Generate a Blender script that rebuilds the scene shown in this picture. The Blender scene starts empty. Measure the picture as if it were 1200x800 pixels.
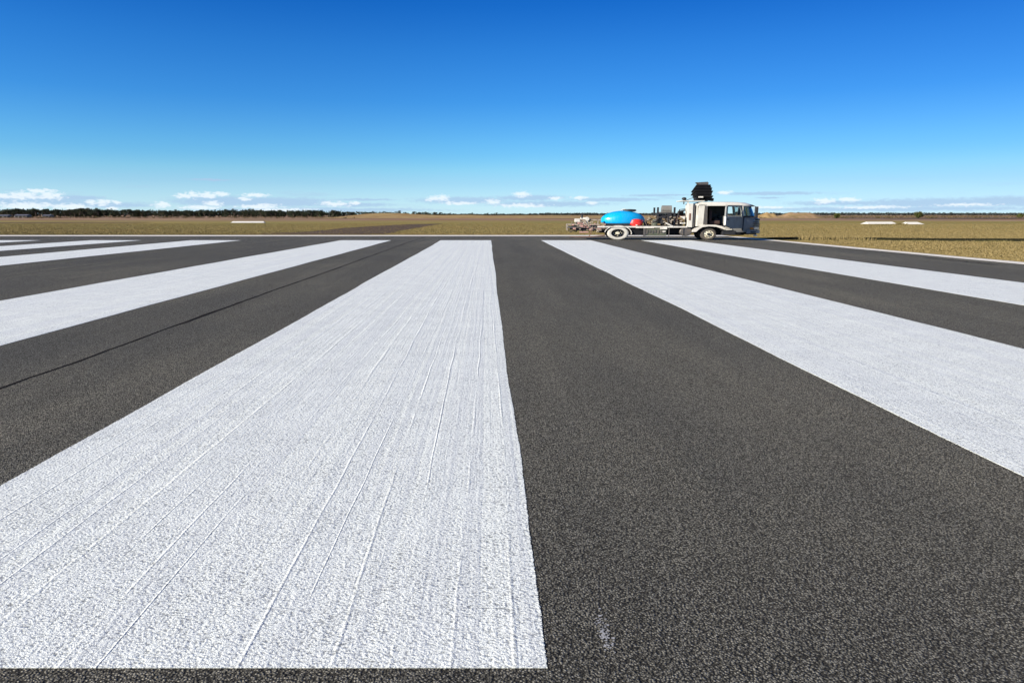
import bpy, bmesh, math, random
import numpy as np
from mathutils import Vector, Matrix
R = math.radians
random.seed(7)
rng = np.random.default_rng(7)
scene = bpy.context.scene
COL = scene.collection

# ------------------------------------------------------------------ camera
H = 1.75                                   # eye height, metres
PITCH = math.atan((400 - 251.1) / 800.0)
CX = 571.5                                 # the photograph is cropped a little off the lens axis
cam_d = bpy.data.cameras.new('camera')
cam_d.sensor_width = 36.0
cam_d.lens = 36.0 * 800 / 1200
cam_d.clip_start = 0.1
cam_d.clip_end = 12000
cam = bpy.data.objects.new('camera', cam_d)
COL.objects.link(cam)
cam.location = (0, 0, H)
cam.rotation_euler = (R(90) - PITCH, 0, 0)
cam_d.shift_x = (600 - CX) / 1200.0
scene.camera = cam

# ------------------------------------------------------------------ sky, sun, exposure
SUN_EL = R(25)
SUN_AZ = R(27)                             # light travels towards +X, turned this much towards +Y
sun_dir = Vector((math.cos(SUN_AZ) * math.cos(SUN_EL), math.sin(SUN_AZ) * math.cos(SUN_EL), -math.sin(SUN_EL)))
sd = bpy.data.lights.new('sun', 'SUN')
sd.energy = 5.0
sd.angle = R(0.5)
sd.color = (1.0, 0.93, 0.82)
sun = bpy.data.objects.new('sun', sd)
COL.objects.link(sun)
sun.location = (-60, -30, 40)
sun.rotation_euler = sun_dir.to_track_quat('-Z', 'Y').to_euler()

world = bpy.data.worlds.new('World')
scene.world = world
world.use_nodes = True
wt = world.node_tree
wt.nodes.clear()


class NT:
    """small node-building helper"""
    def __init__(s, nt):
        s.t = nt

    def n(s, kind, **kw):
        nd = s.t.nodes.new(kind)
        for k, v in kw.items():
            setattr(nd, k, v)
        return nd

    def put(s, sock, v):
        if isinstance(v, bpy.types.NodeSocket):
            s.t.links.new(v, sock)
        elif isinstance(v, (tuple, list)):
            sock.default_value = tuple(v) + ((1.0,) if len(v) == 3 and len(sock.default_value) == 4 else ())
        else:
            sock.default_value = v

    def m(s, op, a, b=None, c=None, clamp=False):
        nd = s.n('ShaderNodeMath', operation=op, use_clamp=clamp)
        for i, v in enumerate((a, b, c)):
            if v is not None:
                s.put(nd.inputs[i], v)
        return nd.outputs[0]

    def vm(s, op, a, b=None, out=0):
        nd = s.n('ShaderNodeVectorMath', operation=op)
        s.put(nd.inputs[0], a)
        if b is not None:
            s.put(nd.inputs[1], b)
        return nd.outputs['Value' if op in ('LENGTH', 'DOT_PRODUCT', 'DISTANCE') else 'Vector']

    def mix(s, f, a, b, blend='MIX'):
        nd = s.n('ShaderNodeMix', data_type='RGBA', blend_type=blend)
        s.put(nd.inputs['Factor'], f)
        s.put(nd.inputs[6], a)
        s.put(nd.inputs[7], b)
        return nd.outputs[2]

    def ss(s, v, lo, hi, a=0.0, b=1.0):
        nd = s.n('ShaderNodeMapRange', interpolation_type='SMOOTHSTEP')
        s.put(nd.inputs[0], v)
        for i, q in enumerate((lo, hi, a, b)):
            s.put(nd.inputs[i + 1], q)
        return nd.outputs[0]

    def noise(s, vec, scale, detail=4, rough=0.55, dist=0.0, col=False):
        nd = s.n('ShaderNodeTexNoise')
        s.put(nd.inputs['Vector'], vec)
        nd.inputs['Scale'].default_value = scale
        nd.inputs['Detail'].default_value = detail
        nd.inputs['Roughness'].default_value = rough
        nd.inputs['Distortion'].default_value = dist
        return nd.outputs['Color' if col else 'Fac']

    def voro(s, vec, scale, feature='F1', out='Distance', rnd=1.0):
        nd = s.n('ShaderNodeTexVoronoi', feature=feature)
        s.put(nd.inputs['Vector'], vec)
        nd.inputs['Scale'].default_value = scale
        nd.inputs['Randomness'].default_value = rnd
        return nd.outputs[out]

    def xyz(s, v):
        nd = s.n('ShaderNodeSeparateXYZ')
        s.put(nd.inputs[0], v)
        return nd.outputs

    def cxyz(s, x, y, z=0.0):
        nd = s.n('ShaderNodeCombineXYZ')
        for i, v in enumerate((x, y, z)):
            s.put(nd.inputs[i], v)
        return nd.outputs[0]


w = NT(wt)
sky = w.n('ShaderNodeTexSky', sky_type='NISHITA')
sky.sun_disc = False
sky.sun_elevation = SUN_EL
sky.sun_rotation = math.atan2(-math.cos(SUN_AZ), -math.sin(SUN_AZ))
sky.altitude = 100
sky.air_density = 1.0
sky.dust_density = 0.0
sky.ozone_density = 4.0
hs = w.n('ShaderNodeHueSaturation')
hs.inputs['Hue'].default_value = 0.5
hs.inputs['Saturation'].default_value = 1.0
hs.inputs['Value'].default_value = 1.0
wt.links.new(sky.outputs[0], hs.inputs['Color'])
dirv = w.n('ShaderNodeTexCoord').outputs['Generated']
dx, dy, dz = w.xyz(dirv)
az = w.m('ARCTAN2', dx, dy)
el = w.m('ARCSINE', dz)
ae = w.cxyz(az, el)


def sky_at(x, y):
    a = math.atan((x - 571.5) / 814.0)
    return a, math.atan((251.1 - y) / 828.0 * math.cos(a))


# the air is clearer than the model's near the horizon, so pull its pale band towards blue
rmp = w.n('ShaderNodeValToRGB')
wt.links.new(w.m('DIVIDE', w.m('MAXIMUM', el, 0.0), 0.6, clamp=True), rmp.inputs[0])
TINT = [(0.012, (0.632, 0.969, 1.390)), (0.072, (0.468, 0.826, 1.213)), (0.102, (0.455, 0.866, 1.181)), (0.160, (0.359, 0.809, 1.172)),
        (0.254, (0.20, 0.665, 1.147)), (0.363, (0.125, 0.575, 1.110)), (0.458, (0.055, 0.458, 1.046)), (0.8, (0.05, 0.42, 1.0))]
while len(rmp.color_ramp.elements) < len(TINT): rmp.color_ramp.elements.new(0.5)
for e_, (p_, c_) in zip(rmp.color_ramp.elements, TINT):
    e_.position = p_; e_.color = (*c_, 1)
skyc = w.mix(1.0, hs.outputs[0], rmp.outputs[0], 'MULTIPLY')
skyc = w.mix(w.ss(az, -0.1, 0.8), skyc, w.mix(1.0, skyc, (0.74, 0.72, 0.78), 'MULTIPLY'))
wob = w.noise(w.vm('MULTIPLY', ae, (1.0, 2.6, 1.0)), 60, 5, 0.6, col=True)
wob2 = w.vm('MULTIPLY', w.vm('SUBTRACT', wob, (0.5, 0.5, 0.5)), (0.016, 0.0045, 0.0))
aw = w.vm('ADD', ae, wob2)


def blobs(lst, fat=1.0):
    tot = None
    for (x, y, hw, hh) in lst:
        a, e = sky_at(x, y)
        v = w.vm('MULTIPLY', w.vm('SUBTRACT', aw, (a, e, 0)), (814.0 / hw, 828.0 / (hh * fat), 0))
        d = w.m('SUBTRACT', 1.0, w.vm('LENGTH', v))
        tot = d if tot is None else w.m('MAXIMUM', tot, d)
    return tot


white_l = [(8, 230, 14, 3), (30, 229, 20, 4.5), (48, 224, 16, 2.5), (62, 229, 20, 4.5), (30, 241, 40, 4), (86, 243, 26, 4),
           (107, 237, 8, 2.6), (121, 237, 12, 3.6), (137, 237, 8, 2.4), (133, 244, 9, 2.4), (190, 240, 13, 3.4),
           (218, 230, 14, 3), (228, 228, 13, 4), (247, 229, 16, 3.6), (262, 228, 12, 2.4), (300, 229, 20, 2.6), (288, 233, 10, 2),
           (250, 239, 16, 2.8), (235, 243, 30, 2.4), (393, 239, 26, 3), (415, 238, 10, 2), (305, 242, 34, 3), (330, 246, 60, 2),
           (505, 233, 10, 3), (517, 232, 14, 4), (577, 236.5, 15, 3.2), (612, 228, 16, 3.6), (540, 238, 34, 2), (650, 233, 12, 2.6),
           (612, 241, 44, 2.4), (679, 232, 14, 2.2), (693, 238, 9, 2), (848, 226, 10, 2.8), (965, 235.5, 18, 3.4), (993, 234, 16, 2.6),
           (1020, 243, 50, 1.6), (1130, 240, 40, 1.6), (900, 243, 40, 1.4), (-80, 232, 40, 5), (-160, 238, 50, 4), (1330, 236, 40, 4)]
grey_l = [(40, 235, 70, 8), (95, 232, 30, 3), (120, 240, 60, 4), (260, 236, 60, 7), (320, 237, 90, 7), (410, 240, 60, 3),
          (430, 234, 40, 1.4), (250, 211, 26, 1.3), (545, 235, 70, 5), (620, 232, 50, 4), (640, 239, 90, 4), (720, 234, 60, 2.4),
          (770, 229, 40, 1.6), (900, 227, 60, 2.2), (985, 238, 60, 3), (1100, 238, 100, 6), (1180, 236, 70, 6), (1040, 245, 160, 3),
          (380, 246, 160, 3), (900, 232, 16, 1.2), (-100, 238, 90, 7), (1320, 240, 90, 7)]
fine = w.noise(w.vm('MULTIPLY', ae, (1.0, 2.2, 1.0)), 150, 5, 0.62)
fw = w.m('MULTIPLY', w.m('SUBTRACT', fine, 0.5), 2.0)
wm = w.ss(w.m('ADD', blobs(white_l, 1.5), fw), 0.14, 0.78)
gm = w.ss(w.m('ADD', blobs(grey_l), w.m('MULTIPLY', fw, 0.5)), -0.15, 0.6, 0.0, 0.80)
# elsewhere round the horizon a loose line of the same small clouds
skyc = w.mix(w.ss(el, 0.085, 0.0, 0.0, 0.45), skyc, (5.0, 6.9, 8.2))      # thin haze over the far horizon
gen = w.noise(w.vm('MULTIPLY', aw, (1.0, 7.0, 1.0)), 9, 5, 0.55)
band = w.m('MULTIPLY', w.ss(el, 0.002, 0.012), w.ss(el, 0.055, 0.02))
gm2 = w.m('MULTIPLY', w.ss(gen, 0.56, 0.74, 0.0, 0.5), band)
skyc = w.mix(w.m('MAXIMUM', gm, gm2), skyc, (3.3, 4.7, 6.5))
skyc = w.mix(w.m('MULTIPLY', wm, 0.85), skyc, (7.0, 7.7, 8.2))
bg = w.n('ShaderNodeBackground')
bg.inputs['Strength'].default_value = 0.079
wt.links.new(skyc, bg.inputs['Color'])
wo = w.n('ShaderNodeOutputWorld')
wt.links.new(bg.outputs[0], wo.inputs[0])

vs = scene.view_settings
vs.view_transform = 'Standard'
vs.look = 'None'
vs.gamma = 1.0
vs.use_curve_mapping = False
vs.exposure = 0.70


# ------------------------------------------------------------------ helpers
def at(x, y, z=0.0):
    """ground point (height z) seen at this place of the photograph"""
    v = Vector(((x - CX) / 800.0, (400 - y) / 800.0, -1.0))
    d = cam.rotation_euler.to_matrix() @ v
    t = (z - H) / d.z
    return Vector((0, 0, H)) + d * t


def across(x, dist, z=0.0):
    """point at this distance ahead, seen at column x"""
    return Vector(((x - 571.5) / 814.0 * dist, dist, z))


def tag(o, label=None, cat=None, group=None, kind=None):
    if label: o['label'] = label
    if cat: o['category'] = cat
    if group: o['group'] = group
    if kind: o['kind'] = kind
    return o


def link(name, me, mat=None, parent=None):
    o = bpy.data.objects.new(name, me)
    COL.objects.link(o)
    if mat is not None and not me.materials:
        for q in (mat if isinstance(mat, (list, tuple)) else [mat]):
            me.materials.append(q)
    if parent is not None:
        o.parent = parent
    return o


def empty(name, loc, rz=0.0):
    o = bpy.data.objects.new(name, None)
    o.empty_display_size = 0.3
    COL.objects.link(o)
    o.location = loc
    o.rotation_euler = (0, 0, rz)
    return o


def mesh_np(name, verts, faces_flat, nper):
    """verts (n,3); faces_flat index array; nper corners per face"""
    me = bpy.data.meshes.new(name)
    nf = len(faces_flat) // nper
    me.vertices.add(len(verts))
    me.vertices.foreach_set('co', np.asarray(verts, np.float32).ravel())
    me.loops.add(len(faces_flat))
    me.loops.foreach_set('vertex_index', np.asarray(faces_flat, np.int32))
    me.polygons.add(nf)
    me.polygons.foreach_set('loop_start', np.arange(nf, dtype=np.int32) * nper)
    me.polygons.foreach_set('use_smooth', np.zeros(nf, dtype=bool))
    me.update(calc_edges=True)
    me.validate()
    return me


class MB:
    """collects shapes into one mesh"""
    def __init__(s):
        s.bm = bmesh.new()

    def box(s, x0, x1, y0, y1, z0, z1, bev=0.0, rot=None):
        r = bmesh.ops.create_cube(s.bm, size=1)
        vs_ = r['verts']
        c = Vector(((x0 + x1) / 2, (y0 + y1) / 2, (z0 + z1) / 2))
        for v in vs_:
            v.co = Vector((v.co.x * (x1 - x0), v.co.y * (y1 - y0), v.co.z * (z1 - z0)))
        if rot:
            M = Matrix.Rotation(rot[1], 3, rot[0])
            for v in vs_: v.co = M @ v.co
        for v in vs_: v.co += c
        if bev > 0:
            es = list({e for v in vs_ for e in v.link_edges})
            bmesh.ops.bevel(s.bm, geom=es, offset=bev, segments=2, affect='EDGES', profile=0.6)
        return s

    def tube(s, pts, r, seg=8, cap=True, ry=None):
        pts = [Vector(p) for p in pts]
        rs = r if isinstance(r, (list, tuple)) else [r] * len(pts)
        rings = []
        up = Vector((0, 0, 1))
        for i, p in enumerate(pts):
            d = (pts[min(i + 1, len(pts) - 1)] - pts[max(i - 1, 0)]).normalized()
            a = d.cross(up)
            if a.length < 1e-3: a = d.cross(Vector((0, 1, 0)))
            a.normalize()
            b = d.cross(a).normalized()
            rings.append([s.bm.verts.new(p + (a * math.cos(2 * math.pi * k / seg) + b * math.sin(2 * math.pi * k / seg)) * rs[i]) for k in range(seg)])
        for A, B in zip(rings, rings[1:]):
            for k in range(seg):
                s.bm.faces.new((A[k], A[(k + 1) % seg], B[(k + 1) % seg], B[k]))
        if cap:
            s.bm.faces.new(rings[0])
            s.bm.faces.new(list(reversed(rings[-1])))
        return s

    def prism(s, poly, a0, a1, axis='y'):
        """poly of (u,v) extruded along an axis"""
        def mk(u, v, t):
            return {'y': (u, t, v), 'z': (u, v, t), 'x': (t, u, v)}[axis]
        A = [s.bm.verts.new(mk(u, v, a0)) for u, v in poly]
        B = [s.bm.verts.new(mk(u, v, a1)) for u, v in poly]
        n = len(poly)
        for k in range(n):
            s.bm.faces.new((A[k], A[(k + 1) % n], B[(k + 1) % n], B[k]))
        s.bm.faces.new(A)
        s.bm.faces.new(list(reversed(B)))
        return s

    def lathe(s, prof, c, axis='y', seg=32, sx=1.0, sz=1.0, cap=False):
        """prof (r, t) revolved about an axis through c; sx, sz scale the two radial directions"""
        rings = []
        for r_, t in prof:
            ring = []
            for k in range(seg):
                a = 2 * math.pi * k / seg
                u, v = r_ * math.cos(a) * sx, r_ * math.sin(a) * sz
                p = {'y': (u, t, v), 'z': (u, v, t), 'x': (t, u, v)}[axis]
                ring.append(s.bm.verts.new(Vector(p) + Vector(c)))
            rings.append(ring)
        for A, B in zip(rings, rings[1:]):
            for k in range(seg):
                s.bm.faces.new((A[k], A[(k + 1) % seg], B[(k + 1) % seg], B[k]))
        if prof[0][0] < 0.12 or cap: s.bm.faces.new(rings[0])
        if prof[-1][0] < 0.12 or cap: s.bm.faces.new(list(reversed(rings[-1])))
        return s

    def ball(s, c, rx, ry, rz, sub=3):
        r = bmesh.ops.create_icosphere(s.bm, subdivisions=sub, radius=1)
        for v in r['verts']:
            v.co = Vector((v.co.x * rx, v.co.y * ry, v.co.z * rz)) + Vector(c)
        return s

    def build(s, name, mat=None, parent=None, smooth=False):
        me = bpy.data.meshes.new(name)
        bmesh.ops.recalc_face_normals(s.bm, faces=s.bm.faces)
        if smooth:
            for f in s.bm.faces: f.smooth = True
            for e in s.bm.edges:
                if len(e.link_faces) == 2 and e.calc_face_angle(0) > R(38): e.smooth = False
        s.bm.to_mesh(me)
        s.bm.free()
        return link(name, me, mat, parent)


def new_mat(name):
    m_ = bpy.data.materials.new(name)
    m_.use_nodes = True
    t = m_.node_tree
    t.nodes.clear()
    k = NT(t)
    b = k.n('ShaderNodeBsdfPrincipled')
    o = k.n('ShaderNodeOutputMaterial')
    t.links.new(b.outputs[0], o.inputs[0])
    return m_, k, b


def paint(name, col, rough=0.45, metal=0.0, dirt=(0.16, 0.12, 0.08), amt=0.35, scale=3.0, spec=0.5):
    """painted or bare solid surface with grime blotches and uneven gloss"""
    m_, k, b = new_mat(name)
    oc = k.n('ShaderNodeTexCoord').outputs['Object']
    n1 = k.noise(oc, scale, 6, 0.65)
    n2 = k.noise(k.vm('MULTIPLY', oc, (1.0, 1.0, 0.25)), scale * 5, 4, 0.6)
    f = k.m('MULTIPLY', k.ss(k.m('ADD', k.m('MULTIPLY', n1, 0.6), k.m('MULTIPLY', n2, 0.4)), 0.42, 0.66), amt)
    k.put(b.inputs['Base Color'], k.mix(f, col, dirt))
    k.put(b.inputs['Roughness'], k.ss(n2, 0.3, 0.7, rough - 0.08, rough + 0.15))
    b.inputs['Metallic'].default_value = metal
    b.inputs['Specular IOR Level'].default_value = spec
    bp = k.n('ShaderNodeBump')
    bp.inputs['Strength'].default_value = 0.25
    bp.inputs['Distance'].default_value = 0.01
    k.put(bp.inputs['Height'], n2)
    k.t.links.new(bp.outputs[0], b.inputs['Normal'])
    return m_


# ------------------------------------------------------------------ ground materials
def asphalt_mat():
    m_, k, b = new_mat('asphalt')
    P = k.n('ShaderNodeTexCoord').outputs['Object']
    G = k.vm('MULTIPLY', P, (0.72, 1.0, 1.0))
    stone = k.voro(G, 118, 'F1', 'Color')
    sd_ = k.voro(G, 118, 'F1', 'Distance')
    st = k.xyz(stone)[0]
    g1 = k.noise(G, 130, 3, 0.7)
    g2 = k.noise(G, 30, 4, 0.6)
    big = k.noise(k.vm('MULTIPLY', P, (1.0, 0.18, 1.0)), 0.45, 5, 0.6)
    big2 = k.noise(k.vm('MULTIPLY', P, (1.0, 0.06, 1.0)), 1.6, 4, 0.6)
    blot = k.noise(P, 0.16, 5, 0.6)
    c = k.mix(k.ss(st, 0.15, 0.95), (0.100, 0.097, 0.078), (0.320, 0.310, 0.252))
    c = k.mix(k.ss(st, 0.95, 0.99, 0.0, 0.4), c, (0.30, 0.29, 0.25))
    c = k.mix(k.ss(sd_, 0.40, 0.62, 0.0, 0.95), c, (0.010, 0.010, 0.010))
    c = k.mix(k.ss(g1, 0.46, 0.60, 0.0, 0.6), c, (0.022, 0.021, 0.019))
    c = k.mix(k.ss(g2, 0.5, 0.75, 0.0, 0.35), c, (0.085, 0.080, 0.072))
    c = k.mix(1.0, c, k.mix(k.ss(big, 0.3, 0.7), (0.86, 0.86, 0.88), (1.22, 1.18, 1.12)), 'MULTIPLY')
    c = k.mix(1.0, c, k.mix(k.ss(big2, 0.3, 0.7), (0.92, 0.92, 0.92), (1.1, 1.09, 1.07)), 'MULTIPLY')
    c = k.mix(1.0, c, k.mix(k.ss(blot, 0.35, 0.65), (0.9, 0.9, 0.91), (1.1, 1.08, 1.04)), 'MULTIPLY')
    # dust and small white paint flecks left by the marking crew
    fl = k.voro(G, 9, 'F1', 'Distance')
    c = k.mix(k.ss(fl, 0.030, 0.016, 0.0, 0.7), c, (0.42, 0.42, 0.42))
    k.put(b.inputs['Base Color'], c)
    k.put(b.inputs['Roughness'], 0.88)
    b.inputs['Specular IOR Level'].default_value = 0.06
    b.inputs['Sheen Weight'].default_value = 0.055      # dusty, back-scattering surface
    b.inputs['Sheen Roughness'].default_value = 0.45
    b.inputs['Sheen Tint'].default_value = (1.0, 0.93, 0.74, 1)
    hgt = k.m('ADD', k.m('MULTIPLY', k.m('SUBTRACT', 1.0, sd_), 1.6), k.m('MULTIPLY', g1, 0.9))
    hgt = k.m('ADD', hgt, k.m('MULTIPLY', g2, 1.0))
    bp = k.n('ShaderNodeBump')
    bp.inputs['Strength'].default_value = 0.85
    bp.inputs['Distance'].default_value = 0.0075
    k.put(bp.inputs['Height'], hgt)
    k.t.links.new(bp.outputs[0], b.inputs['Normal'])
    return m_


def stripe_mat(name='stripe_paint', base=(0.88, 0.90, 0.80), ridge=1.0, pit_dark=0.78):
    m_, k, b = new_mat(name)
    P = k.n('ShaderNodeTexCoord').outputs['Object']
    G = k.vm('MULTIPLY', P, (0.72, 1.0, 1.0))
    x, y, z = k.xyz(P)
    sd_ = k.voro(G, 80, 'F1', 'Distance')
    st = k.xyz(k.voro(G, 80, 'F1', 'Color'))[0]
    g1 = k.noise(G, 92, 3, 0.7)
    g2 = k.noise(G, 24, 4, 0.65)
    patch = k.noise(G, 2.2, 4, 0.6)
    # spray passes: thin ridges running along the stripe, wandering a little
    wand = k.m('MULTIPLY', k.noise(k.cxyz(0.0, k.m('MULTIPLY', y, 0.5)), 1.0, 2), 0.05)
    xr = k.m('ADD', x, wand)
    r1 = k.noise(k.cxyz(k.m('MULTIPLY', xr, 1.7), k.m('MULTIPLY', y, 0.03)), 1.0, 1, 0.5)
    tt = k.m('ADD', k.m('MULTIPLY', xr, 4.6), k.m('MULTIPLY', r1, 2.2))
    rid = k.m('ABSOLUTE', k.m('SUBTRACT', k.m('FRACT', tt), 0.5))
    rline = k.ss(rid, 0.05, 0.0)
    along = k.noise(k.cxyz(k.m('MULTIPLY', x, 3.0), k.m('MULTIPLY', y, 0.45)), 1.0, 4, 0.6)
    rline = k.m('MULTIPLY', rline, k.ss(along, 0.40, 0.55))
    r2 = k.noise(k.cxyz(k.m('MULTIPLY', xr, 26), k.m('MULTIPLY', y, 0.12)), 1.0, 2, 0.5)
    pits = k.m('MULTIPLY', k.ss(g1, 0.51, 0.44), k.ss(k.m('ADD', patch, k.m('MULTIPLY', g2, 0.5)), 0.45, 0.95, 0.6, 1.0))
    pits = k.m('MULTIPLY', pits, k.ss(sd_, 0.25, 0.65))
    c = k.mix(k.ss(patch, 0.35, 0.7), base, tuple(v * 0.97 for v in base))
    c = k.mix(k.m('MULTIPLY', pits, pit_dark), c, (0.06, 0.063, 0.065))  # pit colour holds painted-in pit shadow as well as bare aggregate
    c = k.mix(k.ss(r2, 0.40, 0.64, 0.0, 0.16), c, (0.50, 0.52, 0.52))
    c = k.mix(k.ss(k.noise(k.cxyz(k.m('MULTIPLY', x, 9.0), k.m('MULTIPLY', y, 0.05)), 1.0, 3, 0.6), 0.42, 0.62, 0.0, 0.24), c, (0.52, 0.54, 0.55))
    k.put(b.inputs['Base Color'], c)
    b.inputs['Roughness'].default_value = 0.7
    b.inputs['Specular IOR Level'].default_value = 0.2
    hgt = k.m('ADD', k.m('MULTIPLY', g1, 2.2), k.m('MULTIPLY', k.m('SUBTRACT', 1.0, sd_), 0.6))
    hgt = k.m('ADD', hgt, k.m('MULTIPLY', g2, 0.8))
    hgt = k.m('ADD', hgt, k.m('MULTIPLY', rline, 1.0 * ridge))
    hgt = k.m('ADD', hgt, k.m('MULTIPLY', r2, 1.5 * ridge))
    bp = k.n('ShaderNodeBump')
    bp.inputs['Strength'].default_value = 0.9
    bp.inputs['Distance'].default_value = 0.0045
    k.put(bp.inputs['Height'], hgt)
    k.t.links.new(bp.outputs[0], b.inputs['Normal'])
    return m_


def field_mat():
    m_, k, b = new_mat('dry_field')
    P = k.n('ShaderNodeTexCoord').outputs['Object']
    x, y, z = k.xyz(P)
    W = k.cxyz(k.m('MULTIPLY', x, 0.35), y)
    n1 = k.noise(W, 0.09, 6, 0.62)
    n2 = k.noise(P, 1.4, 6, 0.7)
    n3 = k.noise(P, 9, 4, 0.7)
    n4 = k.noise(W, 0.022, 5, 0.6)
    c = k.mix(k.ss(n1, 0.34, 0.66), (0.27, 0.195, 0.052), (0.20, 0.178, 0.044))
    c = k.mix(k.ss(n2, 0.45, 0.75, 0.0, 0.55), c, (0.40, 0.29, 0.11))
    c = k.mix(k.ss(n3, 0.5, 0.75, 0.0, 0.6), c, (0.11, 0.085, 0.03))
    # farther off: bare reddish-brown ground, pale soil and dark scrub in bands
    far = k.ss(k.m('ADD', y, k.m('MULTIPLY', k.m('SUBTRACT', n4, 0.5), 160)), 165, 215)
    fc = k.mix(k.ss(n4, 0.40, 0.60), (0.22, 0.115, 0.055), (0.34, 0.235, 0.14))
    fc = k.mix(k.ss(k.noise(W, 0.05, 6, 0.7), 0.50, 0.62, 0.0, 0.85), fc, (0.060, 0.050, 0.026))
    fc = k.mix(k.ss(k.noise(k.vm('ADD', W, (31, 17, 3)), 0.035, 6, 0.7), 0.56, 0.66, 0.0, 0.8), fc, (0.42, 0.31, 0.22))
    c = k.mix(far, c, fc)
    k.put(b.inputs['Base Color'], c)
    b.inputs['Roughness'].default_value = 0.95
    b.inputs['Specular IOR Level'].default_value = 0.1
    bp = k.n('ShaderNodeBump')
    bp.inputs['Strength'].default_value = 0.6
    bp.inputs['Distance'].default_value = 0.08
    k.put(bp.inputs['Height'], k.m('ADD', n2, k.m('MULTIPLY', n3, 0.5)))
    k.t.links.new(bp.outputs[0], b.inputs['Normal'])
    return m_


def soil_mat(name, c0, c1, scale=1.2):
    m_, k, b = new_mat(name)
    P = k.n('ShaderNodeTexCoord').outputs['Object']
    n = k.noise(P, scale, 6, 0.7)
    n2 = k.noise(P, scale * 7, 4, 0.7)
    c = k.mix(k.ss(n, 0.35, 0.65), c0, c1)
    c = k.mix(k.ss(n2, 0.5, 0.8, 0.0, 0.5), c, tuple(v * 0.5 for v in c0))
    k.put(b.inputs['Base Color'], c)
    b.inputs['Roughness'].default_value = 0.95
    b.inputs['Specular IOR Level'].default_value = 0.1
    bp = k.n('ShaderNodeBump')
    bp.inputs['Strength'].default_value = 0.7
    bp.inputs['Distance'].default_value = 0.06
    k.put(bp.inputs['Height'], k.m('ADD', n, n2))
    k.t.links.new(bp.outputs[0], b.inputs['Normal'])
    return m_


M_asphalt = asphalt_mat()
M_stripe = stripe_mat(ridge=0.75)
M_edge = stripe_mat('edge_line_paint', (0.84, 0.78, 0.64), 0.5, 0.3)
M_field = field_mat()
M_burnt = soil_mat('dark_soil', (0.075, 0.052, 0.034), (0.125, 0.085, 0.050), 0.9)
M_mound = soil_mat('mound_soil', (0.30, 0.195, 0.11), (0.20, 0.145, 0.06), 0.45)


def sheet(name, x0, x1, y0, y1, z, mat, nx=1, ny=1, skirt=0.0):
    xs = np.linspace(x0, x1, nx + 1)
    ys = np.linspace(y0, y1, ny + 1)
    X, Y = np.meshgrid(xs, ys)
    v = np.stack([X.ravel(), Y.ravel(), np.full(X.size, z)], 1)
    i = np.arange(nx)[None, :] + (nx + 1) * np.arange(ny)[:, None]
    f = np.stack([i, i + 1, i + nx + 2, i + nx + 1], -1).reshape(-1)
    return link(name, mesh_np(name, v, f, 4), mat)


# ------------------------------------------------------------------ ground, runway, markings
EDGE_X = 19.45                      # right-hand runway edge
EDGE_XL = -46.3
END_Y = at(571, 275.6).y            # where the pavement ends and grass begins
g = sheet('ground', -6000, 6000, -400, 9000, -0.03, M_field, 24, 24)
tag(g, kind='structure')
r = MB().box(EDGE_XL, EDGE_X + 0.45, -60, END_Y + 0.3, -0.25, 0.0).build('runway', M_asphalt)
tag(r, kind='structure')

U = 1.9198 * H / math.cos(PITCH)    # stripe width


def kx(k): return (k - 3.934) * U


Y_NEAR = at(600, 782.5).y
Y_FAR = at(571, 281.6).y


def stripe(x0, x1, y0, y1, z=0.004, mat=M_stripe, name='painted_stripe', wob=0.005):
    """a flat sheet of thick paint with slightly uneven sides"""
    n = 2400
    ys = y0 + (y1 - y0) * np.linspace(0, 1, n) ** 1.8
    def edge(seed):
        r_ = np.random.default_rng(seed)
        e = r_.normal(0, 1, n)
        s_ = np.convolve(r_.normal(0, 1, n + 80), np.ones(81) / 81, 'valid') * 6
        lo = np.interp(ys, np.arange(-60, 90, 2.6), r_.normal(0, 1, len(np.arange(-60, 90, 2.6))))
        return wob * (0.40 * e + s_ + 2.6 * lo)
    sid = int(abs(x0) * 100) + int(y0 * 7)
    xl, xr = x0 + edge(sid), x1 + edge(sid + 5)
    nx = 6
    t = np.linspace(0, 1, nx + 1)
    X = xl[:, None] * (1 - t) + xr[:, None] * t
    V = np.stack([X.ravel(), np.repeat(ys, nx + 1), np.full(X.size, z)], 1)
    i = np.arange(nx)[None, :] + (nx + 1) * np.arange(n - 1)[:, None]
    f = np.stack([i, i + 1, i + nx + 2, i + nx + 1], -1).reshape(-1)
    # a thin side wall, so the paint has a real thickness
    V2 = V.copy(); V2[:, 2] = 0.0005
    V = np.concatenate([V, V2]); N = len(V2)
    L_ = np.arange(n - 1) * (nx + 1)
    Rr = L_ + nx
    f2 = np.stack([L_, L_ + nx + 1, L_ + nx + 1 + N, L_ + N], -1).reshape(-1)
    f3 = np.stack([Rr + nx + 1, Rr, Rr + N, Rr + nx + 1 + N], -1).reshape(-1)
    B_ = np.arange(nx)
    f4 = np.stack([B_ + 1, B_, B_ + N, B_ + 1 + N], -1).reshape(-1)
    o = link(name, mesh_np(name, V, np.concatenate([f, f2, f3, f4]), 4), mat)
    return tag(o, kind='structure')


for k0 in (1, 3, 5, 7, -2, -4, -6, -8):
    stripe(kx(k0), kx(k0 + 1), Y_NEAR, Y_FAR)
# the older edge line and the line across the end of the pavement
stripe(EDGE_X - 0.36, EDGE_X + 0.40, -40, END_Y - 3.9, 0.004, M_edge, 'edge_line', 0.02)
stripe(EDGE_XL + 0.3, EDGE_X + 0.42, END_Y - 2.6, END_Y + 0.1, 0.004, M_edge, 'end_line', 0.02)


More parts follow.
